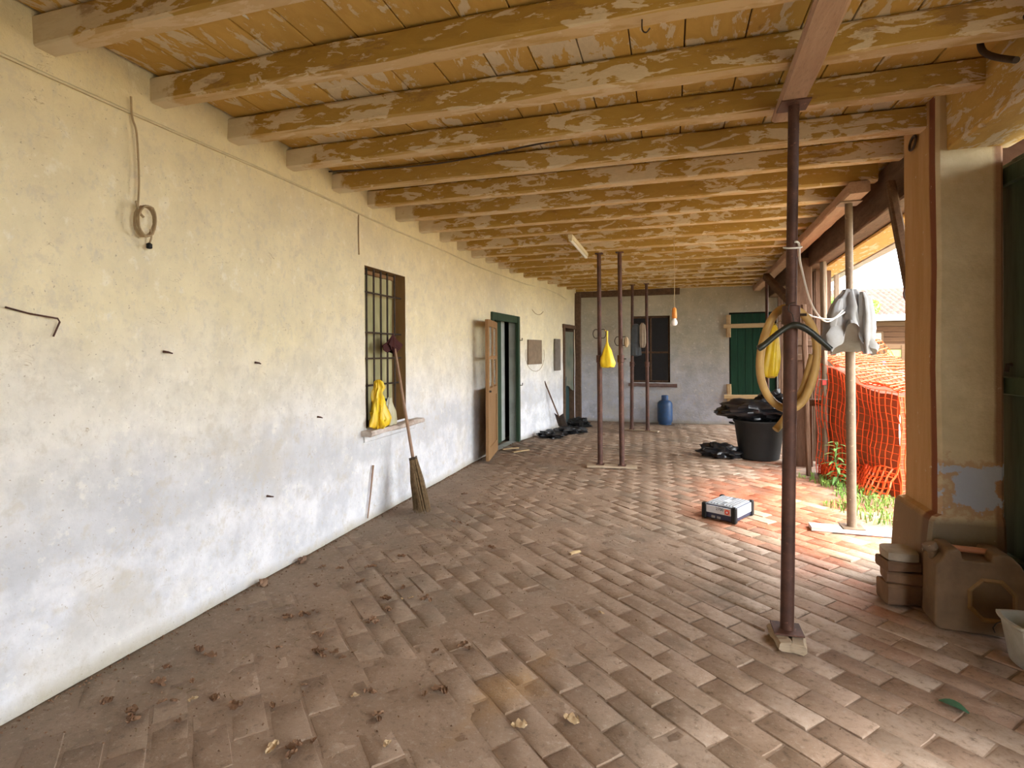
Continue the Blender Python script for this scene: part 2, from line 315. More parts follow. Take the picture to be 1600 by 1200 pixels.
def timber(p0, p1, w, h, seg=.25, jit=.004, ch=.012, seed=0, taper=1):
    """a hand-sawn timber: chamfered section swept from p0 to p1 with uneven faces"""
    p0, p1 = Vector(p0), Vector(p1); L = (p1-p0).length; d = (p1-p0)/L
    up = Vector((0, 0, 1)) if abs(d.z) < .8 else Vector((0, 1, 0)); a = d.cross(up).normalized(); b = a.cross(d).normalized()
    n = max(2, int(L/seg)); vs = []; x, y = w/2, h/2
    sec = [(-x+ch, -y), (x-ch, -y), (x, -y+ch), (x, y-ch), (x-ch, y), (-x+ch, y), (-x, y-ch), (-x, -y+ch)]
    for i in range(n+1):
        p = p0+d*(L*i/n); k = 1+(taper-1)*i/n
        for j, (u, v) in enumerate(sec):
            q = noise.noise(Vector((i*.7+seed*9.1, j*1.3, seed)))*jit*2
            vs.append(p+a*(u*k+q)+b*(v*k+noise.noise(Vector((i*.7+seed*3, j+7.7, seed*2)))*jit*2))
    m = MB(); m.add(vs, [(i*8+j, i*8+(j+1) % 8, (i+1)*8+(j+1) % 8, (i+1)*8+j) for i in range(n) for j in range(8)]+[tuple(range(8))[::-1], tuple(range(n*8, n*8+8))])
    return m
def crumple(prof, c, n=40, folds=7, amp=.2, nz=.15, seed=0, sx=1, sy=1, hem=0):
    """hanging film or cloth: stacked rings with folds that deepen downwards; prof = [(r, z, dx)]"""
    vs = []; N = len(prof)
    for i, (r, z, dx) in enumerate(prof):
        for k in range(n):
            t = 2*pi*k/n; f = 1+amp*sin(folds*t+seed+i*.25)*(.4+.6*i/N)+nz*noise.noise(Vector((cos(t)*2+seed, sin(t)*2, z*9)))*2
            vs.append((c[0]+dx+r*f*cos(t)*sx, c[1]+r*f*sin(t)*sy, c[2]+z+hem*(i/N)**2*noise.noise(Vector((cos(t)*1.5+seed, sin(t)*1.5, seed)))+.012*noise.noise(Vector((t*2, i+seed, 3)))))
    m = MB(); m.add(vs, [(i*n+k, i*n+(k+1) % n, (i+1)*n+(k+1) % n, (i+1)*n+k) for i in range(N-1) for k in range(n)]+[tuple(range(n))[::-1], tuple(range((N-1)*n, N*n))])
    return m
def blob(c, d, nz=.25, fr=2.5, seed=0, nu=26, nv=16, floor=None):
    def fn(u, v):
        a, b = 2*pi*u, pi*(v-.5); p = Vector((cos(a)*cos(b), sin(a)*cos(b), sin(b)))
        q = 1+nz*noise.noise(p*fr+Vector((seed, 0, 0)))*1.6+nz*.7*abs(noise.noise(p*fr*2.6+Vector((0, seed, 0))))
        z = c[2]+p.z*d[2]*q
        if floor is not None: z = max(z, floor+.002*abs(p.x))
        return (c[0]+p.x*d[0]*q, c[1]+p.y*d[1]*q, z)
    return MB().grid(nu, nv, fn)
def spline(pts, n=8):
    P = [Vector(p) for p in pts]; P = [P[0]]+P+[P[-1]]; out = []
    for i in range(1, len(P)-2):
        for k in range(n):
            t = k/n; out.append(.5*((2*P[i])+(P[i+1]-P[i-1])*t+(2*P[i-1]-5*P[i]+4*P[i+1]-P[i+2])*t*t+(3*P[i]-P[i-1]-3*P[i+1]+P[i+2])*t**3))
    return out+[P[-2]]
def rodm(a, b, r, n=10): return MB().tube([a, b], r, n)

# ------------------------------------------------------------------ the setting
# left wall: follows this plan line; holes are (y0, y1, z0, z1)
PLAN = [(-2.62, -3.6), (-2.615, 7.0), (-2.54, 8.75), (-2.33, 9.7), (-2.13, 11.1), (-1.95, 12.0)]
def wx(y):
    for (x0, y0), (x1, y1) in zip(PLAN, PLAN[1:]):
        if y <= y1: return x0+(x1-x0)*(y-y0)/(y1-y0)
    return PLAN[-1][0]
def cuts(a, b, step, fixed):
    v = sorted(set([a, b]+[f for f in fixed if a < f < b])); out = []
    for p, q in zip(v, v[1:]):
        n = max(1, int(round((q-p)/step))); out += [p+(q-p)*i/n for i in range(n)]
    return out+[b]
def wall_mesh(us, zs, holes, pos, depth):
    """plaster skin with holes and reveals; pos(u, z, depth) gives the point"""
    m = MB(); id = {}
    def V(i, j):
        if (i, j) not in id: id[i, j] = len(m.v); m.v.append(pos(us[i], zs[j], 0))
        return id[i, j]
    for i in range(len(us)-1):
        for j in range(len(zs)-1):
            cu, cz = (us[i]+us[i+1])/2, (zs[j]+zs[j+1])/2
            if any(h[0] < cu < h[1] and h[2] < cz < h[3] for h in holes): continue
            m.f.append((V(i, j), V(i+1, j), V(i+1, j+1), V(i, j+1)))
    # rough back face so that no light leaks in
    u0, u1, z0, z1 = us[0], us[-1], zs[0], zs[-1]
    return m
def reveal(h, pos, depth, name, mat, parent):
    m = MB(); a, b, c, d = h; q = [(a, c), (b, c), (b, d), (a, d)]
    vs = [pos(u, z, 0) for u, z in q]+[pos(u, z, depth) for u, z in q]
    m.add(vs, [(0, 1, 5, 4), (1, 2, 6, 5), (2, 3, 7, 6), (3, 0, 4, 7)]); return m.build(name, mat, parent)
def posL(y, z, dep):
    e = .012*noise.noise(Vector((y*.9, z*.9, 1)))+.007*noise.noise(Vector((y*4, z*4, 5))) if dep == 0 else 0
    edge = .012*noise.noise(Vector((y*6, z*6, 9))) if dep == 0 else 0
    return (wx(y)+e-dep, y+edge*.5, z)
WIN1 = (4.30, 5.075, .84, 2.295); DOOR1 = (7.80, 8.95, 0, 2.12); DOOR2 = (11.14, 11.74, 0, 2.04)
hl = [WIN1, DOOR1, DOOR2]
wl = wall_mesh(cuts(-3.6, 12, .1, [h[k] for h in hl for k in (0, 1)]), cuts(0, 3.0, .1, [h[k] for h in hl for k in (2, 3)]), hl, posL, .3)
WL = tag(wl.build('wall_left', 'wall', smooth=True), kind='structure')
reveal(WIN1, posL, .22, 'window_reveal', 'brownreveal', WL); reveal(DOOR1, posL, .16, 'doorway_reveal', 'reveal', WL); reveal(DOOR2, posL, .3, 'doorway_reveal', 'darkwood', WL)
# rooms behind the left wall's openings: a closed unlit shell
m = MB()
for (y0, y1, x) in ((3.2, 6.2, -2.66), (6.9, 10.0, -2.66), (10.6, 12.4, -2.2)):
    m.add([(x-.2, y0, -.02), (x-.2, y1, -.02), (x-.2, y1, 3), (x-.2, y0, 3), (x-2.4, y0, -.02), (x-2.4, y1, -.02), (x-2.4, y1, 3), (x-2.4, y0, 3)],
          [(0, 1, 5, 4), (1, 2, 6, 5), (2, 3, 7, 6), (3, 0, 4, 7), (4, 5, 6, 7)])
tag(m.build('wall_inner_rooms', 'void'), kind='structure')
# skin behind the plaster closing the shell around the openings
m = MB()
for a, b, c, d in ((-3.6, 4.2, 0, 3), (5.2, 7.7, 0, 3), (4.2, 5.2, 0, .8), (4.2, 5.2, 2.35, 3), (7.7, 9.05, 2.2, 3), (9.05, 9.7, 0, 3), (9.7, 11.05, 0, 3), (11.05, 11.85, 2.1, 3), (11.85, 12.4, 0, 3)):
    m.add([(wx(a)-.12, a, c), (wx(b)-.12, b, c), (wx(b)-.12, b, d), (wx(a)-.12, a, d)], [(0, 1, 2, 3)])
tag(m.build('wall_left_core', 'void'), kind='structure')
# back wall
def posB(x, z, dep):
    e = .012*noise.noise(Vector((x*1.1, z*1.1, 11)))+.007*noise.noise(Vector((x*4, z*4, 15))) if dep == 0 else 0
    return (x, 12+e+dep, z)
WIN2 = (-.80, .0, .86, 2.28); WIN3 = (1.17, 2.06, .36, 2.31)
wbk = wall_mesh(cuts(-2.0, 2.6, .1, [h[k] for h in (WIN2, WIN3) for k in (0, 1)]), cuts(0, 3.0, .1, [h[k] for h in (WIN2, WIN3) for k in (2, 3)]), [WIN2, WIN3], posB, .3)
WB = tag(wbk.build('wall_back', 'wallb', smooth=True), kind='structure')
reveal(WIN2, posB, .22, 'window_reveal', 'darkwood', WB); reveal(WIN3, posB, .08, 'window_reveal', 'darkwood', WB)
m = MB(); m.add([(-1, 12.2, .5), (.3, 12.2, .5), (.3, 12.2, 2.6), (-1, 12.2, 2.6), (-1, 13.5, .5), (.3, 13.5, .5), (.3, 13.5, 2.6), (-1, 13.5, 2.6)],
               [(0, 1, 5, 4), (1, 2, 6, 5), (2, 3, 7, 6), (3, 0, 4, 7), (4, 5, 6, 7)])
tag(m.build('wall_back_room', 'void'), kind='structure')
m = MB()
for a, b, c, d in ((-2.4, -.82, 0, 3), (.02, 1.1, 0, 3), (-.82, .02, 0, .84), (-.82, .02, 2.3, 3), (1.1, 2.8, 0, 3)): m.box(((a+b)/2, 12.13, (c+d)/2), (b-a, .04, d-c))
tag(m.build('wall_back_core', 'void'), kind='structure')

tag(MB().box((-.4, -3.66, 1.5), (5.0, .1, 3.1)).build('wall_rear_blocker', 'wall'), kind='structure')  # unseen wall added behind the camera to keep rear light off the joists
# floor: earth bed with individually laid bricks, diagonal running bond
def bed(u, v):
    x, y = -2.75+u*4.95, -3.6+v*15.9; mud = max(0, min(1, (.5-x)/1.6))*max(0, min(1, (9-y)/3)); n = noise.noise(Vector((x*2.2, y*2.2, 4)))*.5+noise.noise(Vector((x*7, y*7, 1)))*.35+noise.noise(Vector((x*22, y*22, 7)))*.15
    return (x, y, -.0095+mud*.0041+n*(.007+.002*mud))
FL = tag(MB().grid(170, 560, bed).build('floor', 'floor', smooth=True), kind='structure')
vars_ = []
for k in range(8):
    m = MB(); R = random.Random(k); l, w, g = BL/2, BW/2, .003; top = []; n0 = []
    cor = [(-l+g, -w+g), (0, -w+g), (l-g, -w+g), (l-g, 0), (l-g, w-g), (0, w-g), (-l+g, w-g), (-l+g, 0)]
    vs = [(x, y, -.03) for x, y in cor]
    vs += [(x*(1-R.uniform(0, .008)), y*(1-R.uniform(0, .02)), -.005-R.uniform(0, .003)) for x, y in cor]
    vs += [(x*(1-R.uniform(.03, .07)), y*(1-R.uniform(.07, .14)), -R.uniform(0, .0022)) for x, y in cor]
    vs.append((R.uniform(-.03, .03), R.uniform(-.02, .02), -R.uniform(0, .003)))
    fs = [(i+a*8, (i+1) % 8+a*8, (i+1) % 8+8+a*8, i+8+a*8) for a in (0, 1) for i in range(8)]+[(16+i, 16+(i+1) % 8, 24) for i in range(8)]
    m.add(vs, fs); vars_.append(m.mesh('brick', 'floor', smooth=True))
ang = pi/2+BA; e1 = Vector((cos(ang), sin(ang), 0)); e2 = Vector((-sin(ang), cos(ang), 0)); bricks = []
cY, sY = cos(YAW), sin(YAW)
for row in range(-90, 90):
    for col in range(-60, 60):
        off = BL/2 if row % 2 == 0 else 0
        p = e1*((col+.5)*BL-off)+e2*((row+.5)*BW)
        if not (wx(p.y)-.05 < p.x < 1.95+max(0, p.y-6)*.05 and -3.4 < p.y < 12.1): continue
        if p.x > 1.5 and p.y > 4.3 and p.x > 1.55+.12*sin(p.y*5): continue      # ragged edge at the grass
        d = -p.x*sY+p.y*cY; sc = 0
        if d > .8:
            px = 800+850*(p.x*cY+p.y*sY)/d; py = 552+850*1.5/d
            if -60 < px < 1660 and py < 1240: sc = 1/d**3
        bricks.append((-sc, p.x, p.y))
bricks.sort(); R = random.Random(3); stuff = MB()
for i, (sc, x, y) in enumerate(bricks):
    rot = Matrix.Rotation(ang+R.uniform(-.012, .012), 4, 'Z') @ Matrix.Rotation(R.uniform(-.010, .010), 4, 'X') @ Matrix.Rotation(R.uniform(-.006, .006), 4, 'Y')
    T = Matrix.Translation((x, y, -.003+R.uniform(-.004, .003)+.006*noise.noise(Vector((x, y, 0))))) @ rot
    me = vars_[R.randrange(8)]
    if i < 298:
        o = link('brick', me, FL); o.matrix_local = T
    else: stuff.add([v.co for v in me.vertices], [tuple(p.vertices) for p in me.polygons], T)
tag(stuff.build('brick_paving', 'floor', FL, smooth=True), kind='stuff')

# ceiling: boards seen between painted joists, with a dark slab added above to block light
CE = tag(MB().box((-.3, 4.3, 3.06), (5.6, 16.4, .05)).build('ceiling', 'darkwood'), kind='structure')
R = random.Random(11); x = -2.6; colm = 0
while x < 1.95:
    w = R.uniform(.20, .28); y = -3.5+R.uniform(-1.5, 0)
    while y < 12.1:
        n = R.choice((3, 3, 4)); L = n*.535*R.uniform(.98, 1.02); y0, y1 = max(y, -3.5), min(y+L, 12.15)
        if y1-y0 > .2:
            T = Matrix.Rotation(R.uniform(-.012, .012), 4, 'Y')
            MB().box((0, 0, 0), (w-.006, y1-y0-.004, .02), T, .003).build('plank', 'plank', CE, loc=(x+w/2, (y0+y1)/2, 2.99+R.uniform(-.003, .003)))
        y += L
    x += w
JY = [1.73+.535*k for k in range(-9, 20)]
for k, y in enumerate(JY):
    xe = 1.5 if y < 3.5 else 1.42+max(0, y-4)*.035
    zo = R.uniform(-.006, .006)
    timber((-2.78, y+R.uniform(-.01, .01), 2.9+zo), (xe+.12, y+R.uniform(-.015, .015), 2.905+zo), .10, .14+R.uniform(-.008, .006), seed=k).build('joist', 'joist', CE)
# long beams over the open side
def beam(name, p0, p1, w, h, mat, label, seed, **kw): return tag(timber(p0, p1, w, h, seed=seed, **kw).build(name, mat), label, 'beam', kind='structure')
beam('roof_beam', (1.69, -3.6, 2.82), (1.69, 3.74, 2.82), .33, .35, 'beam', 'ochre main roof beam running over the near opening onto the pillar', 31)
beam('roof_beam', (1.72, 4.1, 2.765), (2.06, 12, 2.765), .28, .34, 'darkwood', 'dark timber beam over the far opening beyond the pillar', 32)
tag(timber((1.90, 4.1, 2.585), (2.24, 12, 2.585), .30, .03, seed=35).build('lit_underside_board', 'beam'), 'pale ochre board painted as the lit underside of the dark beam of the far opening', 'board', kind='structure')  # added board: its pale colour carries the light on the beam's underside
tag(timber((2.10, 4.0, 2.62), (2.48, 12, 2.62), .13, .10, seed=36).build('gutter', 'gutter'), 'grey zinc gutter along the eave above the far opening', 'gutter', kind='structure')
beam('purlin', (1.43, 4.85, 2.785), (1.70, 12, 2.785), .15, .09, 'pinkwood', 'bare pinkish timber under the joist ends, propped by the outer steel post', 33)
beam('purlin', (.545, 1.2, 2.80), (.62, 3.33, 2.80), .13, .045, 'pinkwood', 'bare board under the joists on top of the nearest steel prop', 34)
beam('wall_plate', (-2.0, 11.9, 2.79), (.2, 11.9, 2.79), .10, .16, 'darkwood', 'dark timber along the top of the back wall', 37)
# roof slope outside so that the eave shades the beams
tag(MB().add([(1.8, -4, 3.12), (2.35, -4, 2.74), (2.55, 12.5, 2.74), (1.9, 12.5, 3.12)], [(0, 1, 2, 3)]).build('roof', 'tile'), kind='structure')

# pillar with flared plinth and corner band
def pillar():
    m = MB(); sec = []
    prof = [(0, .075, .012), (.10, .07, .01), (.40, .055, .008), (.52, .045, .006), (.545, .03, .004), (.56, .0, 0), (.9, 0, 0), (1.4, .003, 0), (2.0, -.002, 0), (2.6, .002, 0), (2.98, 0, 0)]
    vs = []; n = 0
    for z, e, g in prof:
        x0, x1, y0, y1 = 1.48-e, 1.80+g, 3.69-g, 4.16+e; r = .018
        ring = [(x0+r, y0), ((x0+x1)/2, y0), (x1-r, y0), (x1, y0+r), (x1, (y0+y1)/2), (x1, y1-r), (x1-r, y1), ((x0+x1)/2, y1), (x0+r, y1), (x0, y1-r), (x0, (y0+y1)/2), (x0, y0+r)]
        n = len(ring); vs += [(a+.006*noise.noise(Vector((a*5, z*3, b))), b+.006*noise.noise(Vector((z*3, b*5, a))), z) for a, b in ring]
    m.add(vs, [(i*n+k, i*n+(k+1) % n, (i+1)*n+(k+1) % n, (i+1)*n+k) for i in range(len(prof)-1) for k in range(n)]+[tuple(range(n))[::-1]])
    return m.build('pillar', 'pillar')
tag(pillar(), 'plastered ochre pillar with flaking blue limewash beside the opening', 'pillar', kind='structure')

# far right timber partition: planks on edge of each other, a few gaps
WR = tag(timber((1.98, 8.1, 1.6), (2.2, 12, 1.6), .04, .08, seed=50).build('wall_right', 'darkwood'), kind='structure')
R = random.Random(5); y = 8.0
while y < 12:
    w = R.uniform(.14, .22); xx = 1.95+(y-8)*.055
    timber((xx, y+w/2, 0), (xx+R.uniform(-.02, .02), y+w/2, 2.62), w-.008, .025, seed=y, ch=.004).build('plank', 'darkpost', WR); y += w
tag(timber((1.68, 8.0, 0), (1.68, 8.0, 2.72), .2, .24, seed=51).build('timber_post', 'darkpost'), 'thick dark timber post behind the pale plank post', 'post', kind='structure')
tag(timber((1.825, 7.5, 0), (1.815, 7.5, 2.6), .045, .155, seed=52).build('timber_post', 'greywood'), 'flat grey plank post standing at the far edge of the opening', 'post', kind='structure')
tag(timber((2.0, 7.62, 0), (1.99, 7.62, 2.45), .06, .05, seed=53).build('timber_post', 'greywood'), 'thin squared post just outside the flat plank post', 'post', kind='structure')
tag(timber((1.60, 7.3, 0), (1.5, 7.05, 2.05), .05, .06, seed=54).build('timber_brace', 'darkpost'), 'thin reddish brown stake leaning beside the nearest prop', 'stake')
tag(timber((1.60, 4.36, 1.85), (1.535, 4.55, 2.72), .06, .07, seed=55).build('timber_brace', 'darkwood'), 'dark slanted timber strut behind the left edge of the plastered pillar', 'strut', kind='structure')
tag(timber((1.62, 7.9, 2.05), (1.5, 9.6, 2.72), .1, .1, seed=56).build('timber_brace', 'darkwood'), 'dark knee brace running from the thick post up to the ceiling', 'strut', kind='structure')
for i, (a, b) in enumerate((((1.55, 7.85, 1.62), (1.95, 7.9, 1.60)), ((1.55, 7.86, 1.42), (1.95, 7.88, 1.45)), ((1.6, 7.8, .85), (1.97, 7.8, .84)))):
    tag(timber(a, b, .05, .09, seed=60+i).build('cross_rail', 'darkwood'), ['dark cross rail at head height between the far posts, upper of two', 'dark cross rail at head height between the far posts, lower of two', 'low dark rail between the far posts near waist height'][i], 'rail', kind='structure')
tag(timber((-1.93, 11.82, 0), (-1.93, 11.82, 2.8), .13, .10, seed=57).build('timber_post', 'darkwood'), 'dark brown post in the far corner beside the second doorway', 'post', kind='structure')

# windows
def pane_sheet(x0, y0, y1, z0, z1, amp, seed):
    return MB().grid(24, 20, lambda u, v: (x0+amp*noise.noise(Vector((u*4+seed, v*1.5, 2)))+amp*.5*sin(u*20+seed), y0+(y1-y0)*u, z0+(z1-z0)*v))
w1 = thing('window_1', 'barred window with olive panes in the long white wall', None, (0, 0, 0), kind='structure')
xw = wx(4.7)
for z in (1.21, 1.46, 1.70, 2.07): rodm((xw-.055, 4.29, z), (xw-.055, 5.09, z), .009, 6).build('bar', 'iron', w1)
for y in (4.42, 4.548, 4.678, 4.802, 4.945): rodm((xw-.055, y, .83), (xw-.055, y, 2.3), .0095, 6).build('bar', 'iron', w1)
for (a, b) in ((4.31, 4.335), (5.055, 5.075)): MB().box((xw-.125, (a+b)/2, 1.57), (.03, b-a, 1.45), None, .004).build('frame_post', 'door', w1)
for z in (.86, 2.27): MB().box((xw-.125, 4.69, z), (.03, .76, .035), None, .004).build('frame_rail', 'door', w1)
for i, (a, b) in enumerate(((4.335, 4.69), (4.70, 5.055))):
    for c_, d_ in ((.88, 2.25), ): pane_sheet(xw-.135, a, b, c_, d_, .012, i*3+c_).build('pane', 'olive', w1, smooth=True)
timber((xw+.0, 4.22, .80), (xw+.0, 5.29, .795), .22, .045, seg=.1, jit=.006, seed=70).build('window_sill', 'sill', w1)
timber((xw-.03, 4.26, .745), (xw-.03, 5.25, .745), .09, .07, seg=.1, jit=.004, seed=71).build('sill_apron', 'wall', w1)
w2 = thing('window_2', 'dark unlit window in the back wall above a brown ledge', None, kind='structure')
for x in (-.78, -.40, -.02): MB().box((x, 12.12, 1.57), (.04, .04, 1.42), None, .004).build('frame_post', 'darkwood', w2)
for z in (.88, 1.5, 2.26): MB().box((-.4, 12.12, z), (.78, .04, .04), None, .004).build('frame_rail', 'darkwood', w2)
for i, (a, b) in enumerate(((-.76, -.42), (-.38, -.04))):
    for c_, d_ in ((.90, 1.48), (1.52, 2.24)): MB().box(((a+b)/2, 12.12, (c_+d_)/2), (b-a, .006, d_-c_)).build('pane', 'darkglass', w2)
timber((-.86, 11.97, .81), (.14, 11.97, .80), .14, .07, seg=.1, jit=.008, seed=72).build('window_sill', simple('brown_ledge', (.20, .13, .11), .9, bs=.5), w2)
w3 = thing('window_3', 'green shuttered window nailed up with pale battens', None, kind='structure')
x = 1.19
while x < 2.04: MB().box((x+.07, 12.03, 1.335), (.136, .03, 1.9), None, .004).build('shutter_board', 'shutter', w3); x += .142
for i, (z, x0, x1) in enumerate(((2.03, 1.06, 2.02), (.58, 1.06, 2.04))): timber((x0, 11.955, z), (x1, 11.955, z+.01), .03, .085, seed=80+i).build('batten', 'newwood', w3)
for i, (z0, z1) in enumerate(((1.80, 2.26), (.40, .84))): timber((1.155+.01*i, 11.975, z0), (1.155, 11.975, z1), .09, .025, seed=82+i).build('side_batten', 'newwood', w3)

# doors
d1 = thing('door_1', 'brown half-glazed door leaf swung open from the green framed doorway', None, kind='structure')
for z0, a, b in ((0, 8.90, 8.985), ): MB().box((wx(8.94)+.005, 8.94, 1.06), (.06, .09, 2.13), None, .006).build('frame_post', 'green', d1)
MB().box((wx(7.79)+.005, 7.79, 1.06), (.06, .09, 2.13), None, .006).build('frame_post', 'green', d1)
T = Matrix.Translation((wx(8.37)+.005, 8.37, 2.07)) @ Matrix.Rotation(-math.atan((wx(8.9)-wx(7.8))/1.1), 4, 'Z')
MB().box((0, 0, 0), (.06, 1.2, .12), T, .006).build('frame_head', 'green', d1)
# open leaf: local x runs from the hinge, z up
leaf = Matrix.Translation((-2.535, 7.86, 0)) @ Matrix.Rotation(math.atan2(6.985-7.86, -2.385+2.535), 4, 'Z')
Lw = sqrt(.875**2+.15**2); lf = []
for n_, c_, d_, mt in [('stile', (.05, 0, 1.0), (.1, .045, 1.93), 'door'), ('stile', (Lw-.05, 0, 1.0), (.1, .045, 1.93), 'door'), ('stile', (Lw/2, 0, 1.44), (.07, .045, .87), 'door'),
                       ('rail', (Lw/2, 0, 1.92), (Lw-.2, .045, .1), 'door'), ('rail', (Lw/2, 0, 1.44), (Lw-.2, .04, .05), 'door'), ('rail', (Lw/2, 0, .96), (Lw-.2, .045, .12), 'door'),
                       ('rail', (Lw/2, 0, .12), (Lw-.2, .045, .17), 'door'), ('door_panel', (Lw/2, 0, .555), (Lw-.2, .02, .73), 'door')]:
    MB().box(c_, d_, leaf, .004).build(n_, mt, d1)
for cx in (.1+(Lw/2-.135)/2, Lw/2+.035+(Lw/2-.135)/2):
    for cz in (1.2425, 1.6675): MB().box((cx, 0, cz), (Lw/2-.135, .006, .40), leaf).build('pane', 'glass', d1)
MB().lathe([(.004, 0), (.014, .005), (.014, .03), (.004, .035)], (0, 0, 0), 12).build('knob', 'iron', d1, True).matrix_local = leaf @ Matrix.Translation((Lw-.05, .02, .98)) @ Matrix.Rotation(-pi/2, 4, 'X')
MB().box((-2.72, 8.52, 1.03), (.03, .3, 2.02), None, .004).build('inner_frame', 'green', d1)
MB().box((-2.74, 8.80, 1.03), (.03, .26, 2.02), None, .004).build('inner_leaf', 'reveal', d1)
for z in (.95, 1.72): MB().tube([(wx(8.99)+.01, 9.0, z), (wx(8.99)+.05, 9.02, z), (wx(8.99)+.05, 9.02, z+.04)], .008, 6).build('hinge_pin', 'iron', d1)
d2 = thing('door_2', 'narrow dark doorway with torn canvas by the far corner', None, kind='structure')
timber((-2.11, 11.13, 0), (-2.11, 11.13, 2.06), .05, .07, seed=90).build('frame_post', 'darkwood', d2)
timber((-2.12, 11.08, 2.06), (-1.99, 11.78, 2.05), .06, .08, seed=91).build('frame_head', 'darkwood', d2)
MB().grid(14, 20, lambda u, v: (-2.13+.12*u+.02*noise.noise(Vector((u*4, v*3, 0))), 11.25+.42*u, .75+1.2*v+.06*sin(u*5)*(1-v))).build('canvas', 'oldgreen', d2, True)
MB().box((-2.12, 11.45, .5), (.03, .42, 1.0), Matrix.Identity(4), .004).build('door_panel', simple('teal_dark_board', (.02, .05, .05), .7), d2)

# ------------------------------------------------------------------ outside
tag(MB().grid(60, 60, lambda u, v: (-20+u*80, -30+v*110, -.04+.02*noise.noise(Vector((u*40, v*60, 0))))).build('ground', 'ground'), 'trodden earth and grass outside the porch', kind='structure')
# barn
bn = thing('barn', 'brown boarded barn with a clay tile roof across the yard', 'building', (0, 27, 0))
R = random.Random(2); z = 0
while z < 2.85:
    h_ = R.uniform(.2, .26); MB().box((9.2, .0+R.uniform(-.01, .01), z+h_/2), (9.4, .05, h_-.015), None, .01).build('wall_board', R.choice(['barn', 'barn', 'barnpale']), bn); z += h_
MB().box((9.2, .08, 1.45), (9.4, .06, 2.9)).build('back_wall', 'darkwood', bn)
m = MB(); RX0, RX1 = 5.6, 14
def tilef(u, v):
    x_ = RX0+(RX1-RX0)*u; k = v*11; row = math.floor(min(k, 10.999)); fr = k-row
    return (x_, -1.0+v*4.2, 2.95+v*1.55+.055*abs(sin(pi*x_/.24))-.04*fr+.03)
m.grid(420, 44, tilef); o = m.build('roof_tiles', 'tile', bn, True); tag(o, kind='stuff')
MB().box((9.8, -1.0, 2.86), (8.6, .12, .2), None, .01).build('eave_glare_board', 'white', bn)  # white colour stands in for glare along the eave
MB().box((8.45, -.06, 2.1), (.75, .06, .5), None, .01).build('window_frame', 'barnpale', bn)
MB().box((8.45, -.10, 2.1), (.55, .02, .36)).build('pane', 'glass', bn)
fn_ = thing('board_gate', 'pale horizontal board gate with a green window opening, in front of the barn', 'gate', (7.78, 24.2, 0))
for k, z in enumerate([.1+.2*i for i in range(6)]+[1.58]): MB().box((1.0, 0, z+.09), (2.3, .04, .18), None, .008).build('slat', 'barnpale', fn_)
for xx, ww in ((.06, .12), (.22, .08), (.80, .14), (2.1, .12)): MB().box((xx, -.03, .86), (ww, .05, 1.75), None, .008).build('upright', 'barnpale', fn_)
MB().box((.49, .02, 1.33), (.48, .02, .44)).build('pane', 'greenglass', fn_)
ch = thing('plastic_chair', 'light blue plastic garden chair standing in front of the board gate', 'chair', (8.35, 23.6, -.04), -.3)
def cf(u, v):
    a = -1.1+2.2*u; return (.26*sin(a), .24*cos(a)-.02+.10*v, .42+.40*v*(1-.15*a*a))
MB().grid(16, 8, cf).build('backrest', 'lightblue', ch, True); MB().box((0, 0, .42), (.46, .44, .035), None, .01).build('seat', 'lightblue', ch)
for sx_ in (-1, 1):
    for sy_ in (-1, 1): MB().tube([(sx_*.2, sy_*.19, .42), (sx_*.25, sy_*.24, -.03)], [.028, .02], 8).build('leg', 'lightblue', ch)
    MB().tube([(sx_*.25, -.2, .42), (sx_*.27, -.2, .64), (sx_*.27, .2, .66)], .022, 8).build('armrest', 'lightblue', ch)
bs_ = MB().grid(10, 6, lambda u, v: (4.9+.75*u, 17+.5*v, .80+.38*u+.06*sin(v*3)+.03*sin(u*6)))
o = bs_.build('blue_sheet', 'bluesheet', None, True); tag(o, 'dark blue plastic sheet sagging above a heap in the yard', 'sheet'); md = o.modifiers.new('s', 'SOLIDIFY'); md.thickness = .02
o = blob((5.3, 17.3, .3), (.4, .3, .42), .25, 2, 5, floor=-.04).build('rubble_heap', 'cardboard', None, True); tag(o, 'brown heap under the dark blue sheet', 'heap')
def tree(name, c, h, r, n, lab, seed):
    t = thing(name, lab, 'tree', (c[0], c[1], -.03)); R = random.Random(seed)
    MB().tube(spline([(0, 0, 0), (.1, 0, h*.35), (-.05, .1, h*.7), (0, 0, h)]), [.14*(1-.03*i) for i in range(25)], 8).build('trunk', 'bark', t)
    m = MB()
    for i in range(n):
        d = Vector((R.gauss(0, 1), R.gauss(0, 1), R.gauss(0, 1))).normalized()*r*R.random()**.4
        p = Vector((0, 0, h))+Vector((d.x, d.y, d.z*.8)); q = Matrix.Translation(p) @ Matrix.Rotation(R.random()*6.3, 4, Vector((R.random(), R.random(), R.random()+.1)).normalized())
        s_ = R.uniform(.06, .12); m.add([(0, -s_, 0), (s_*.5, 0, .02), (0, s_, 0), (-s_*.5, 0, .02)], [(0, 1, 2, 3)], q)
    tag(m.build('foliage', 'tree', t), kind='stuff')
tree('tree', (4.3, 16), 2.65, .42, 2200, 'light green tree behind the hanging grey shirt', 1)
tree('tree', (6.25, 21), 3.0, .5, 2000, 'bright green bush against the barn roof', 2)
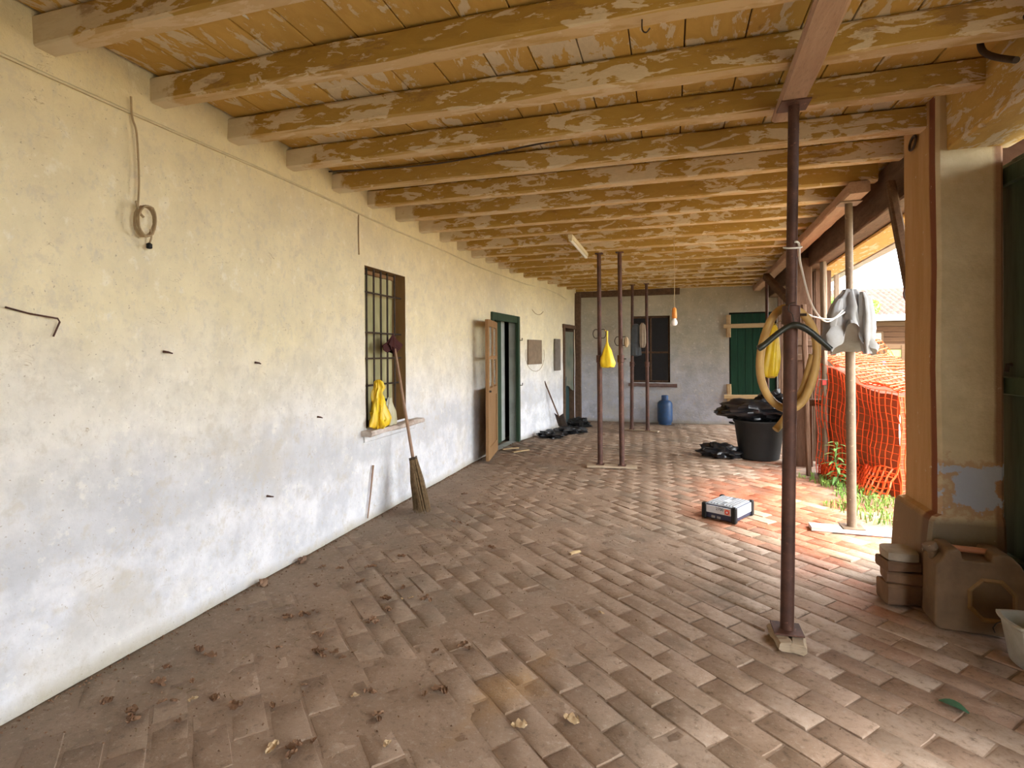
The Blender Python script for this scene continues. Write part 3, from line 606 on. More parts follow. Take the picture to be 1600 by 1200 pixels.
# wires in the yard
for i, (p, lab) in enumerate((([(1.6, 4.0, 2.25), (5, 12, 2.9), (9, 24, 3.6)], 'thin overhead wire crossing the sky, lower one'), ([(1.6, 4.0, 2.42), (5, 12, 3.6), (9, 24, 5.3)], 'thin overhead wire crossing the sky, upper one'))):
    tag(MB().tube(spline(p), .006, 5).build('overhead_wire', 'iron'), lab, 'wire')
tag(MB().tube([(1.62+.0*t, 4.24+.10*cos(t), 1.88+.085*sin(t)) if 0 else (1.60-.10*sin(t), 4.22, 1.88+.09*cos(t)) for t in [i*.3 for i in range(2, 20)]], .005, 6).build('wire_loop', 'rust'), 'thin rusty wire loop sticking out behind the pillar', 'wire')

# pallet of goods wrapped in a rust red sheet with orange safety mesh thrown over
pk = thing('wrapped_stack', 'rust red wrapped stack of building material under the orange mesh', 'stack', (2.27, 6.48, -.03))
fx = Vector((-.32, .78, 0)).normalized(); fy = Vector((.78, .32, 0)).normalized()   # along the face, away from the porch
def pt(a, b, z): q = fx*a+fy*b; return (q.x, q.y, z)
def topz(a, b): return 1.06+.34*max(0, a-.25)+.02*sin(a*9+b*5)
m = MB(); NA, NBk = 14, 8; L_, D_ = 1.15, .75
m.grid(NA, 10, lambda u, v: pt(u*L_, .02*sin(v*7+u*5), v*topz(u*L_, 0))); m.grid(NA, NBk, lambda u, v: pt(u*L_, v*D_, topz(u*L_, v*D_)))
m.grid(NBk, 10, lambda u, v: pt(0, u*D_, v*topz(0, u*D_))); m.grid(NBk, 10, lambda u, v: pt(L_, u*D_, v*topz(L_, u*D_)))
m.build('wrapping', 'rustpanel', pk, True)
def netgrid(nu, nv, fn, w=.006):
    vs = []; fs = []; m = MB(); R = random.Random(1)
    P = [[Vector(fn(i/nu, j/nv))+Vector((R.uniform(-1, 1), R.uniform(-1, 1), R.uniform(-1, 1)))*.006 for j in range(nv+1)] for i in range(nu+1)]
    for i in range(nu+1):
        for j in range(nv+1):
            for a, b, ww in ((1, 0, w), (0, 1, w*1.6)):
                if i+a <= nu and j+b <= nv:
                    m.tube([P[i][j], P[i+a][j+b]], ww, 4, False)
    return m
nt = thing('safety_mesh', 'orange plastic safety mesh draped over the wrapped stack', 'mesh', (2.27, 6.48, -.03))
netgrid(18, 14, lambda u, v: pt(-.03+u*(L_+.1), -.04-.03*abs(sin(u*9))-.02*sin(v*11+u*4), (1-v)**1.0*(topz(u*L_, 0)+.03)+.01), .0032).build('front_fall', 'orange', nt)
def topn(u, v): a, b = -.05+u*(L_+.15), -.04+v*(D_+.1); return pt(a, b, topz(a, b)+.05+.06*abs(sin(a*7+b*3))+.30*max(0, a-.7)*v)
netgrid(26, 16, topn, .006).build('top_fold', 'orange', nt)
netgrid(16, 20, lambda u, v: pt(-.04-.03*abs(sin(v*5)), -.05+u*(D_+.05), (1-v)*topz(0, 0)), .0045).build('side_fall', 'orange', nt)
def skirt(u, v): a = -.05+u*(L_+.1); return pt(a, -.08-.16*v*(1.1-u)-.05*sin(a*9), .24*(1-v)*(1.3-.8*u)+.03*abs(sin(a*13+v*4))+.012)
netgrid(22, 6, skirt, .0065).build('trailing_hem', 'orange', nt)

# grass at the threshold
m = MB(); R = random.Random(8)
for i in range(2600):
    y = R.uniform(4.5, 7.2); x = R.uniform(1.55+.12*sin(y*5), 2.9); d = noise.noise(Vector((x*2, y*2, 0)))
    if d < -.22 or (y < 5.4 and x < 1.9): continue
    hh = R.uniform(.02, .07)*(1+d); a = R.random()*6.3; w = .005; lx, ly = R.uniform(-.04, .04), R.uniform(-.04, .04)
    m.add([(x-w*cos(a), y-w*sin(a), -.03), (x+w*cos(a), y+w*sin(a), -.03), (x+lx*.5+w*.8*cos(a), y+ly*.5+w*.8*sin(a), hh*.7), (x+lx*.5-w*.8*cos(a), y+ly*.5-w*.8*sin(a), hh*.7), (x+lx, y+ly, hh)], [(0, 1, 2, 3), (3, 2, 4)])
    if i % 3 == 0:
        q = Matrix.Translation((x, y, hh*.6)) @ Matrix.Rotation(a, 4, 'Z') @ Matrix.Rotation(.6, 4, 'X'); s_ = .018
        m.add([(0, -s_, 0), (s_*.6, 0, .004), (0, s_, 0), (-s_*.6, 0, .004)], [(0, 1, 2, 3)], q)
tag(m.build('threshold_grass', 'grass'), 'fresh green grass and weeds at the edge of the brick floor', 'grass', kind='stuff')
pl = thing('leafy_weed', 'upright willow-leaved weed growing beside the pale plank post', 'plant', (1.77, 6.9, -.03))
stem = spline([(0, 0, 0), (.03, -.02, .15), (.0, -.04, .32), (.02, -.05, .5)]); MB().tube(stem, .006, 6).build('stem', 'plant', pl)
R = random.Random(4)
def leafmesh(L, W_, droop, mat, parent, T, name='leaf'):
    vs = []; n = 6
    for i in range(n+1):
        t = i/n; w = W_*sin(pi*min(1, t*.92+.04))**.8; z = -droop*t*t*L+.2*L*t
        vs += [(t*L, -w, z+.3*w), (t*L, 0, z), (t*L, w, z+.3*w)]
    m = MB(); m.add(vs, [(i*3+k, (i+1)*3+k, (i+1)*3+k+1, i*3+k+1) for i in range(n) for k in (0, 1)], T); return m.build(name, mat, parent, True)
for i in range(34):
    k = 2+int(i/34*(len(stem)-3)); p = stem[k]; a = i*2.4; T = Matrix.Translation(p) @ Matrix.Rotation(a, 4, 'Z') @ Matrix.Rotation(-.35-.5*i/34, 4, 'Y')
    leafmesh(R.uniform(.13, .18)*(1-.3*i/34), .017, 1.0, 'redleaf' if i in (6, 11) else 'plant', pl, T)

# ------------------------------------------------------------------ steel props
def prop(x, y, top, tx, ty, r, label, mat='rust', base=.02, inner=.5, handle=None, plate=.12, group=None):
    t = thing('steel_prop', label, 'prop', (x, y, base), 0, group)
    dx, dy, H_ = tx-x, ty-y, top-base; A = lambda z: (dx*z/H_, dy*z/H_, z)
    MB().tube([A(.008), A(H_*inner)], r, 20).build('outer_tube', mat, t, True)
    MB().tube([A(H_*inner-.02), A(H_-.006)], r*.8, 20).build('inner_tube', mat, t, True)
    co = MB().tube([A(H_*inner-.05), A(H_*inner-.045), A(H_*inner+.045), A(H_*inner+.05)], [r*1.05, r*1.3, r*1.3, r*1.05], 20).build('collar', mat, t, True)
    MB().tube([A(H_*inner)[:2]+(H_*inner,), (dx*inner+r*2.1, dy*inner-r*.6, H_*inner)], .007, 8).build('pin', 'iron', co, True)
    MB().box((0, 0, .004), (plate, plate, .008)).build('base_plate', mat, t); MB().box((dx, dy, H_-.004), (plate, plate, .008)).build('top_plate', mat, t)
    if handle:
        for sg in (-1, 1):
            MB().tube(spline([A(handle)[:2]+(handle+.05,), (sg*.06, 0, handle+.055), (sg*.085, 0, handle), (sg*.06, 0, handle-.055), A(handle)[:2]+(handle-.05,)], 5), .006, 6).build('handle', 'iron', co, True)
    return t
prop(.575, 3.112, 2.778, .622, 3.112, .033, 'nearest steel prop, reddish brown, carrying the hanger and hose coil', base=.055, inner=.60, plate=.14)
m = thing('wood_wedges', 'two dusty brown wood wedges under the nearest prop', 'wedge', (.575, 3.112, 0))
for i, (cx, cy, rz) in enumerate(((-.036, -.03, .12), (.042, -.035, -.14))):
    o = timber((0, -.10, .024), (0, .10, .024), .074, .046, seg=.03, jit=.006, seed=100+i).build('wedge_block', 'palewood', m); o.location = (cx, cy, 0); o.rotation_euler = (0, 0, rz)
rnd = prop(-.892, 7.207, 2.81, -.892, 7.2, .034, 'left of the pair of rusty props standing mid-room on one board', base=.03, inner=.5, handle=1.72, plate=.10)
prop(-.609, 7.198, 2.81, -.625, 7.198, .034, 'right of the pair of rusty props standing mid-room on one board', base=.03, inner=.5, handle=1.62, plate=.10)
tag(timber((-1.06, 7.16, .014), (-.42, 7.22, .014), .13, .028, seed=110, ch=.004).build('base_board', 'palewood'), 'pale dusty board under the pair of mid-room props', 'board')
prop(-.722, 10.752, 2.81, -.693, 10.752, .034, 'left of the two rusty props in front of the back window', base=.02, inner=.45, plate=.1)
prop(-.418, 10.65, 2.81, -.425, 10.65, .034, 'right of the two rusty props in front of the back window', base=.02, inner=.45, plate=.1)
tag(timber((-.86, 10.79, .01), (-.22, 10.6, .01), .12, .02, seed=111, ch=.004).build('base_board', 'palewood'), 'thin board under the props in front of the back window', 'board')
prop(1.446, 5.142, 2.735, 1.437, 5.142, .036, 'steel prop at the edge of the opening with the grey shirt on it', 'tan_rust', base=.035, inner=.62, plate=.16)
tag(timber((1.13, 5.13, .017), (1.80, 5.11, .017), .13, .034, seed=112, ch=.004).build('base_board', 'whiteboard'), 'whitish board under the prop at the opening', 'board')
prop(1.617, 10.3, 2.735, 1.617, 10.3, .032, 'farthest thin rusty prop in front of the green shutter', base=.0, inner=.5, plate=.1)

# ------------------------------------------------------------------ things on and around the nearest prop
hg = thing('coat_hanger', 'dark plastic suit hanger hooked on the nearest prop', 'hanger', (.605, 3.05, 1.60))
MB().tube(spline([(-.17, 0, -.085), (-.14, 0, -.065), (-.06, 0, .005), (0, 0, .035), (.06, 0, .01), (.13, 0, -.055), (.165, 0, -.09)], 6), [.013]+[.017]*5+[.015]*6+[.014]*6+[.017]*6+[.016]*6+[.014]*7+[.013], 12, flat=1.3).build('shoulder_bar', 'hanger', hg, True)
MB().tube(spline([(0, 0, .045), (-.008, 0, .09), (-.025, .0, .11), (-.02, 0, .14), (.005, 0, .15)], 6), .003, 6).build('hook', 'iron', hg, True)
hs = thing('hose_coil', 'yellow rubber hose loop hung behind the nearest prop', 'hose', (.603, 3.19, 1.464))
pts = [(.14*sin(t)*(1+.08*sin(2*t)), .02*sin(t*1.0), .27*cos(t)) for t in [i*2*pi/40+.0 for i in range(41)]]
MB().tube(pts, .021, 12, False).build('loop', 'hose', hs, True)
MB().tube(spline([(.125, .03, .02), (.08, .05, -.17), (.02, .05, -.27), (-.02, .04, -.34), (-.06, .02, -.385)]), .019, 12).build('loose_end', 'hose', hs, True)
o = crumple([(.01, 0, 0), (.03, -.03, 0), (.05, -.12, -.01), (.065, -.22, -.02), (.075, -.30, -.03), (.06, -.35, -.03), (.03, -.36, -.02)], (0, 0, 0), sx=.8, sy=.5, seed=3).build('yellow_cloth', 'yellow', None, True)
o.location = (.565, 3.38, 1.66); o.scale = (.85, .85, .85); tag(o, 'bright yellow cloth hanging just behind the nearest prop', 'cloth')
MB().tube([(.575, 3.35, 1.69), (.615, 3.15, 1.73)], .003, 5).build('cloth_string', 'cord', None); bpy.data.objects['cloth_string'].parent = o; bpy.data.objects['cloth_string'].location = (-.575, -3.38, -1.70)
cab = thing('white_cable', 'white cable slung from the nearest prop to the prop with the shirt', 'cable')
MB().tube(spline([(.615, 3.07, 2.06), (.64, 3.1, 2.05), (.70, 3.35, 1.98), (.86, 3.8, 1.78), (1.12, 4.5, 1.72), (1.40, 5.11, 1.86)]), .006, 8).build('upper_run', 'white', cab, True)
MB().tube(spline([(.64, 3.15, 1.72), (.85, 3.7, 1.71), (1.1, 4.3, 1.73), (1.40, 5.1, 1.83)]), .005, 8).build('lower_run', 'white', cab, True)
MB().tube([(.612+.042*cos(t), 3.11+.042*sin(t), 2.04+.012*sin(t)) for t in [i*.4 for i in range(17)]], .005, 6).build('tie', 'white', cab, True)
MB().tube(spline([(1.415, 5.1, 1.52), (1.5, 5.2, 1.52), (1.75, 5.6, 1.62)]), .006, 6).build('stub', 'white', cab, True)
# grey shirt on the opening prop
sh = thing('grey_shirt', 'crumpled grey shirt draped over the prop at the opening', 'shirt', (1.42, 5.07, 1.98))
crumple([(.045, .03, 0), (.055, .0, 0), (.085, -.06, -.01), (.115, -.14, -.01), (.14, -.23, -.01), (.155, -.32, -.01), (.16, -.40, -.005), (.15, -.43, -.005)], (0, 0, 0), n=72, folds=7, amp=.38, nz=.3, sx=1, sy=.5, seed=5, hem=.45).build('body', 'grey', sh, True)
crumple([(.02, 0, 0), (.045, -.06, .02), (.06, -.18, .03), (.06, -.30, .03), (.045, -.42, .03), (.03, -.5, .03)], (.08, -.05, 0), n=30, folds=4, amp=.25, sx=.9, sy=.6, seed=8).build('sleeve', 'grey', sh, True)
crumple([(.02, -.05, 0), (.04, -.09, -.02), (.055, -.18, -.04), (.05, -.26, -.05), (.02, -.31, -.05)], (-.08, -.05, 0), n=30, folds=4, amp=.25, sx=.9, sy=.6, seed=9).build('sleeve', 'grey', sh, True)
tg = tag(MB().box((0, 0, 0), (.045, .008, .06), None, .003).build('red_tag', 'red', None, loc=(1.80, 7.41, 1.12)), 'small red tag wired to the pale plank post', 'tag')
tag(MB().tube([(1.74, 7.45, 1.16), (1.80, 7.41, 1.155), (1.90, 7.45, 1.16)], .003, 5).build('tag_wire', 'white'), 'thin pale wire around the plank post holding the red tag', 'wire')

# yellow bag on the mid-room props, clothes by the back window
yb = thing('yellow_bag', 'knotted yellow plastic bag hanging from the mid-room prop handle', 'bag', (-.785, 7.13, 1.70))
crumple([(.012, -.06, 0), (.02, -.10, 0), (.05, -.17, 0), (.085, -.27, 0), (.095, -.33, .005), (.08, -.385, .005), (.03, -.395, 0)], (0, 0, 0), n=40, folds=6, amp=.16, seed=2, sy=.8).build('body', 'yellow', yb, True)
MB().tube([(0, 0, -.09), (.002, .01, .08), (-.03, .06, .09)], .012, 8, flat=.6).build('strap', 'yellow', yb, True)
o = crumple([(.03, .0, 0), (.07, -.04, 0), (.09, -.2, 0), (.10, -.45, 0), (.09, -.6, 0), (.03, -.62, 0)], (0, 0, 0), sx=.9, sy=.5, seed=12).build('hanging_jacket', simple('slate_cloth', (.10, .11, .12), .95), None, True); o.location = (-.63, 10.70, 2.05)
tag(o, 'dark slate jacket hanging beside the left prop at the back window', 'jacket')
o = crumple([(.02, .0, 0), (.06, -.04, 0), (.07, -.2, 0), (.07, -.38, 0), (.05, -.46, 0), (.02, -.47, 0)], (0, 0, 0), sx=.8, sy=.5, seed=13).build('hanging_rag', 'tan', None, True); o.location = (-.50, 10.62, 2.06)
tag(o, 'tan rag hanging between the two props at the back window', 'rag')
tag(MB().tube([(-.74, 10.74, 2.07), (-.41, 10.64, 2.07)], .004, 5).build('clothes_wire', 'iron'), 'thin wire strung between the two props at the back window', 'wire')
o = crumple([(.01, 0, 0), (.025, -.03, 0), (.03, -.09, 0), (.01, -.13, 0)], (0, 0, 0), n=16, seed=4).build('glove', 'cord', None, True); o.location = (-.54, 7.16, 1.70); tag(o, 'small pale glove hung on the right mid-room prop', 'glove')

# gas bottle
gb = thing('gas_bottle', 'blue gas bottle standing against the back wall', 'bottle', (-.11, 11.8, 0))
MB().lathe([(.10, 0), (.13, .0), (.13, .03), (.148, .06), (.152, .10), (.152, .40), (.145, .45), (.11, .49), (.06, .505)], n=32).build('body', 'blue', gb, True)
MB().lathe([(.068, .49), (.07, .50), (.07, .60), (.062, .605), (.062, .51)], n=24).build('collar', 'blue', gb, True); MB().lathe([(.02, .5), (.02, .57), (.03, .575), (.03, .59)], n=12).build('valve', 'iron', gb, True)

# black tub with bin bags
tb = thing('rubber_tub', 'large black tub standing on the far right of the floor', 'tub', (1.20, 8.35, 0))
MB().lathe([(.24, 0), (.26, .01), (.325, .50), (.345, .52), (.345, .545), (.315, .545), (.30, .50), (.24, .03)], n=40).build('body', 'tub', tb, True)
for sg in (-1, 1): MB().tube(spline([(sg*.33, -.06, .48), (sg*.38, -.04, .49), (sg*.38, .04, .49), (sg*.33, .06, .48)], 4), .012, 8).build('handle', 'tub', tb, True)
o = blob((1.15, 8.33, .66), (.44, .3, .13), .30, 2.6, 3, 44, 26).build('bin_bag', 'black', None, True); tag(o, 'full black bin bag slumped over the top of the tub', 'bag')
o = blob((1.42, 8.5, .82), (.18, .17, .11), .4, 2.2, 8, 30, 20).build('bin_bag', 'black', None, True); tag(o, 'small black bag heaped highest behind the tub bag', 'bag')
o = blob((.68, 8.3, .085), (.25, .16, .10), .35, 2.6, 6, 36, 20, 0).build('bin_bag', 'black', None, True); tag(o, 'flat black bin bag lying on the floor left of the tub', 'bag')
o = blob((-2.02, 9.45, .06), (.22, .16, .07), .35, 2.6, 9, 32, 18, 0).build('bin_bag', 'black', None, True); tag(o, 'flat black bag on the floor below the wall boards', 'bag')
o = blob((-1.80, 10.1, .05), (.24, .20, .06), .4, 2.6, 14, 32, 18, 0).build('bin_bag', 'black', None, True); tag(o, 'flattened black bag beside the shovel blade', 'bag')
o = blob((-1.80, 11.0, .06), (.2, .2, .10), .5, 2.6, 15, 28, 16, 0).build('rag_heap', 'dark', None, True); tag(o, 'dark rag heap in front of the dark doorway', 'rags')
sv = thing('shovel', 'shovel with a thin dark handle leaning on the far left wall', 'shovel')
MB().tube([(-2.285, 10.05, .97), (-2.07, 10.35, .26)], .014, 8).build('shaft', 'darkpost', sv, True)
MB().grid(8, 8, lambda u, v: (-2.07+(u-.5)*.18+.06*v, 10.35+.10*v, .28-.26*v+.03*abs(u-.5)*4)).build('blade', 'iron', sv, True); bpy.data.objects['blade'].modifiers.new('s', 'SOLIDIFY').thickness = .006

# ------------------------------------------------------------------ things along the left wall
bm_ = thing('twig_broom', 'twig broom leaning on the barred window', 'broom')
p0, p1 = Vector((-2.26, 4.70, 0)), Vector((-2.57, 4.76, 1.55)); d = (p1-p0).normalized()
MB().tube([p0+d*.36, p0+d*.8, p1], [.017, .015, .013], 10).build('handle', 'stick', bm_, True)
m = MB(); R = random.Random(6); a_ = d.orthogonal().normalized(); b_ = d.cross(a_)
for i in range(260):
    t = R.random()*6.3; r0 = .035*sqrt(R.random()); r1 = .145*sqrt(R.random()); base = p0+d*R.uniform(0, .03)
    st = p0+d*.52+a_*cos(t)*r0+b_*sin(t)*r0; en = base+a_*cos(t)*r1*.55+b_*sin(t)*r1; en.z = max(en.z, .006+R.uniform(0, .02)); md_ = (st*.55+en*.45)+a_*cos(t)*.012
    m.tube([st, md_, en], [.004, .003, .0015], 4)
tag(m.build('twigs', 'twig', bm_), kind='stuff')
for k in (.42, .5): MB().tube([p0+d*(k+.001*q)+a_*cos(q*.5)*.037+b_*sin(q*.5)*.037 for q in range(27)], .005, 6).build('binding', 'iron', bm_, True)
o = crumple([(.01, .03, 0), (.03, 0, 0), (.045, -.04, 0), (.075, -.08, 0), (.07, -.12, 0), (.05, -.14, 0)], (0, 0, 0), n=40, folds=4, amp=.3, nz=.7, seed=6, sx=.35, sy=1.4, hem=.12).build('maroon_rag', 'maroon', None, True); o.location = (-2.60, 4.78, 1.66); tag(o, 'dark maroon rag tucked into the window bars above the broom', 'rag')
o = crumple([(.02, .44, .0), (.045, .42, .0), (.055, .37, .01), (.05, .33, 0), (.062, .28, 0), (.07, .22, 0), (.075, .15, 0), (.09, .08, 0), (.095, .03, 0), (.07, .004, 0)], (0, 0, 0), n=64, folds=5, amp=.22, nz=.6, seed=14, sx=.6, sy=1.1).build('yellow_bag', 'yellow', None, True); o.location = (-2.55, 4.42, .825); tag(o, 'crumpled bright yellow plastic bag standing on the window sill', 'bag')
o = crumple([(.02, .26, -.0), (.04, .2, .0), (.07, .12, .0), (.09, .05, 0), (.08, .006, 0)], (0, 0, 0), n=36, folds=5, amp=.15, nz=.3, seed=16, sx=.5, sy=1).build('pale_bag', 'film', None, True); o.location = (-2.56, 4.63, .825); tag(o, 'pale yellowish see-through bag beside the bright yellow bag on the sill', 'bag')
jb = thing('white_jug', 'white plastic jug on the window sill behind the pale bag', 'jug', (-2.64, 4.72, .822)); MB().lathe([(.05, 0), (.055, .01), (.055, .16), (.04, .19), (.018, .21), (.018, .225)], n=20).build('body', 'bulbwhite', jb, True)
MB().lathe([(.021, .222), (.021, .245), (.018, .248)], n=16).build('cap', 'blue', jb, True); MB().tube(spline([(.02, .05, .17), (.02, .085, .15), (.02, .085, .1), (.02, .052, .08)], 4), .009, 8).build('handle', 'bulbwhite', jb, True)
tag(MB().tube([(-2.60, 4.30, .035), (-2.598, 4.35, .25), (-2.597, 4.395, .49)], [.006, .007, .010], 8).build('thin_stick', 'stick'), 'thin stick standing against the white wall left of the broom', 'stick')
# wall cords
cl = thing('cord_coil', 'coiled tan electric cord hanging on the near white wall', 'cord')
MB().tube(spline([(-2.59, 2.09, 2.80), (-2.595, 2.10, 2.70), (-2.585, 2.115, 2.62), (-2.59, 2.13, 2.40), (-2.58, 2.115, 2.25)]), .005, 6).build('hanging_run', 'cord', cl, True)
m = MB(); R = random.Random(9)
for k in range(7):
    pts = [(-2.575+.012*sin(t+k)+.004*k*.8, 2.145+(.052+.004*R.random())*cos(t+.3)+.02*sin(t), 2.185+(.075+.006*R.random())*sin(t)) for t in [i*.35+k for i in range(19)]]; MB().tube(pts, .0045, 6).build('coil_turn', 'cord', cl, True)
MB().tube(spline([(-2.575, 2.11, 2.25), (-2.56, 2.09, 2.27), (-2.57, 2.115, 2.225), (-2.56, 2.13, 2.2)]), .006, 6).build('knot', 'cord', cl, True)
MB().tube(spline([(-2.57, 2.175, 2.15), (-2.57, 2.18, 2.11), (-2.575, 2.172, 2.075)], 4), .005, 6).build('tail', 'cord', cl, True)
MB().lathe([(.008, 0), (.014, .004), (.014, .024), (.006, .03)], (-2.575, 2.172, 2.05), 12).build('plug', 'dark', cl, True)
pts = [(wx(y)+.004, y, 2.735+.006*sin(y*2.3)) for y in [-3.5+i*.35 for i in range(36)]]+[(wx(9.3)+.005, 9.3, 2.71), (wx(10.2)+.005, 10.2, 2.72), (wx(10.9)+.01, 10.9, 2.68), (wx(11.3)+.01, 11.3, 2.62)]
tag(MB().tube(pts, .008, 6).build('wall_conduit', 'wallcord', None, True), 'limewashed cable running along the top of the long white wall', 'cable')
tag(MB().tube(spline([(wx(4.2)+.006, 4.20, 2.72), (wx(4.2)+.01, 4.19, 2.6), (wx(4.2)+.01, 4.195, 2.37)]), .005, 6).build('cord_end', 'cord', None, True), 'short cord end hanging from the wall cable near the barred window', 'cord')
tag(MB().tube([(-2.595, 1.55, 1.70), (-2.6, 1.64, 1.68), (-2.585, 1.74, 1.665), (-2.58, 1.745, 1.65), (-2.59, 1.725, 1.585)], .004, 6).build('bent_wire', 'rust', None, True), 'bent rusty wire sticking out of the near white wall', 'wire')
for i, (y, z, l) in enumerate(((2.28, 1.52, .03), (2.95, 1.45, .02), (3.6, 1.02, .025), (3.05, .55, .03))):
    tag(MB().tube([(-2.61, y, z), (-2.585, y+.01, z-.004), (-2.58, y+l, z-.01)], [.008, .006, .004], 6).build('nail', 'rust', None), ['bent rusty nail below the cord coil', 'short rusty nail halfway between the coil and the barred window', 'rusty nail low on the wall left of the window sill', 'rusty nail near the foot of the white wall'][i], 'nail')
# boards on the far left wall
def wallbox(y0, y1, z0, z1, mat, name, label, cat):
    a = Vector((wx(y0), y0)); b = Vector((wx(y1), y1)); q = (b-a).normalized(); nrm = Vector((q.y, -q.x)); c_ = (a+b)/2+nrm*.022
    T = Matrix.Translation((c_.x, c_.y, (z0+z1)/2)) @ Matrix.Rotation(math.atan2(-q.x, q.y), 4, 'Z')
    return tag(MB().box((0, 0, 0), (.03, (b-a).length, z1-z0), T, .005).build(name, mat), label, cat)
wallbox(9.28, 9.83, 1.30, 1.74, 'cardboard', 'wall_board', 'square brown board fixed to the far white wall', 'board')
wallbox(10.55, 10.86, 1.15, 1.78, 'greybox', 'wall_board', 'tall narrow grey board beside the dark doorway', 'board')
tag(MB().tube([(wx(9.56+.40*cos(t))+.03, 9.56+.40*cos(t), 1.47+.30*sin(t)) for t in [pi*.9+i*.1*pi for i in range(13)]], .004, 5).build('wall_wire', 'cord', None, True), 'thin cable looped around the square brown board', 'cable')
tag(MB().tube([(wx(9.7+.25*t)+.02, 9.7+.25*t, 2.20+.08*t*t) for t in (-1, -.6, -.2, .2, .6, 1)], .005, 5).build('wall_wire', 'cord', None, True), 'short curved wire high above the square brown board', 'cable')

# ------------------------------------------------------------------ ceiling lamps, hooks
lp = thing('tube_lamp', 'yellowed white fluorescent batten lamp under the ceiling', 'lamp', (-1.06, 6.6, 2.8))
MB().box((0, 0, 0), (.055, 1.2, .045), None, .006).build('housing', 'lampwhite', lp); MB().tube([(0, -.57, -.038), (0, .57, -.038)], .016, 12).build('tube', 'bulbwhite', lp, True)
for sg in (-1, 1): MB().box((0, sg*.58, -.03), (.04, .03, .045), None, .004).build('socket', 'lampwhite', lp)
bl = thing('hanging_bulb', 'bare bulb in an orange holder hanging on a thin cord', 'lamp', (.05, 6.53, 1.9))
MB().tube([(0, 0, .10), (.004, 0, .5), (0, 0, .93)], .004, 6).build('cord', 'cord', bl); MB().lathe([(.008, .115), (.022, .10), (.026, .05), (.028, .0), (.022, -.01)], n=16).build('holder', 'orangeplastic', bl, True)
MB().lathe([(.014, 0), (.017, -.015), (.030, -.04), (.034, -.06), (.028, -.083), (.012, -.095)], n=20).build('bulb', 'bulbwhite', bl, True)
tag(MB().tube(spline([(1.50, 2.70, 2.84), (1.42, 2.716, 2.856), (1.42, 2.9, 2.954), (1.42, 3.025, 2.986), (1.42, 3.095, 2.972), (1.42, 3.074, 2.906), (1.42, 2.975, 2.827), (1.42, 2.82, 2.733)]), .014, 10).build('iron_hook', 'iron', None, True), 'thick dark iron hook fixed to the main beam above the pillar', 'hook')
tag(MB().tube([(1.465+.006*sin(t), 3.97+.045*cos(t), 2.80+.042*sin(t)) for t in [i*pi/12 for i in range(25)]], .008, 8).build('iron_ring', 'iron', None, True), 'small iron ring on the side of the plastered pillar', 'ring')
tag(MB().tube(spline([(-.10, 2.25, 2.85), (-.10, 2.25, 2.80), (-.085, 2.25, 2.785), (-.07, 2.25, 2.80)], 5), .003, 6).build('ceiling_hook', 'iron', None, True), 'small wire hook screwed into a ceiling joist', 'hook')
tag(MB().tube(spline([(-2.5, 3.61, 2.90), (-1.6, 3.59, 2.86), (-.6, 3.585, 2.93), (.6, 3.58, 2.96)]), .006, 6).build('joist_cable', 'iron', None, True), 'dark cable running along the side of a ceiling joist', 'cable')
tag(MB().box((0, 0, 0), (.028, .05, .003), Matrix.Rotation(.5, 4, 'Y') @ Matrix.Rotation(.6, 4, 'Z')).build('light_chink_flake', 'bulbwhite', None, loc=(-1.75, 1.93, 2.96)), 'small white flake standing in for a chink of light in the near ceiling boards', 'flake')  # white chip painted in for a bright chink of light between the boards

# ------------------------------------------------------------------ right foreground
jc = thing('jerrycan', 'large dusty brown plastic jerrycan at the foot of the pillar', 'jerrycan', (1.37, 3.455, 0), -.06)
out_ = [(.02, 0), (.37, 0), (.39, .02), (.395, .33), (.37, .38), (.33, .425), (.27, .432), (.25, .425), (.245, .385), (.12, .385), (.115, .425), (.10, .44), (.055, .435), (.04, .40), (.0, .345), (-.005, .02)]
b0 = MB().prism(out_, 0, .19).build('body', 'jerry', jc); bv = b0.modifiers.new('b', 'BEVEL'); bv.width = .014; bv.segments = 3; bv.limit_method = 'ANGLE'; bv.angle_limit = radians(25)
MB().tube([(.095, .095, .418), (.265, .095, .413)], .017, 12).build('handle', simple('reddish_plastic_grip', (.42, .17, .08), .5), jc, True)
oc = [(.245+.115*cos(a)*(1 if 1 else 0), .185+.125*sin(a)) for a in [pi/8+i*pi/4 for i in range(8)]]
m = MB(); vs = [(x_, -.002, z_) for x_, z_ in oc]+[(.245+(x_-.245)*.88, -.008, .185+(z_-.185)*.88) for x_, z_ in oc]+[(.245+(x_-.245)*.80, .0, .185+(z_-.185)*.80) for x_, z_ in oc]
m.add(vs, [(i, (i+1) % 8, (i+1) % 8+8, i+8) for i in range(8)]+[(i+8, (i+1) % 8+8, (i+1) % 8+16, i+16) for i in range(8)]+[tuple(range(16, 24))]); m.build('embossed_panel', 'jerrypanel', jc)
T = Matrix.Translation((.015, .09, .385)) @ Matrix.Rotation(-.35, 4, 'Y')
for nm, pr, mt in (('neck', [(.026, -.03), (.026, .02)], 'jerry'), ('cap', [(.030, .015), (.035, .02), (.035, .045), (.030, .05)], 'tan_rust')):
    MB().lathe(pr, n=20).build(nm, mt, jc, True).matrix_local = T
bk = thing('white_bucket', 'small dirty white bucket in front of the jerrycan', 'bucket', (1.66, 3.17, 0))
def sq(i, t): return 1/max(abs(cos(t)), abs(sin(t)))**.55
MB().lathe([(.075, 0), (.08, .005), (.105, .19), (.118, .20), (.118, .212), (.104, .212), (.098, .19), (.075, .012)], n=40, sx=1.1, fn=sq).build('body', 'bucket', bk, True)
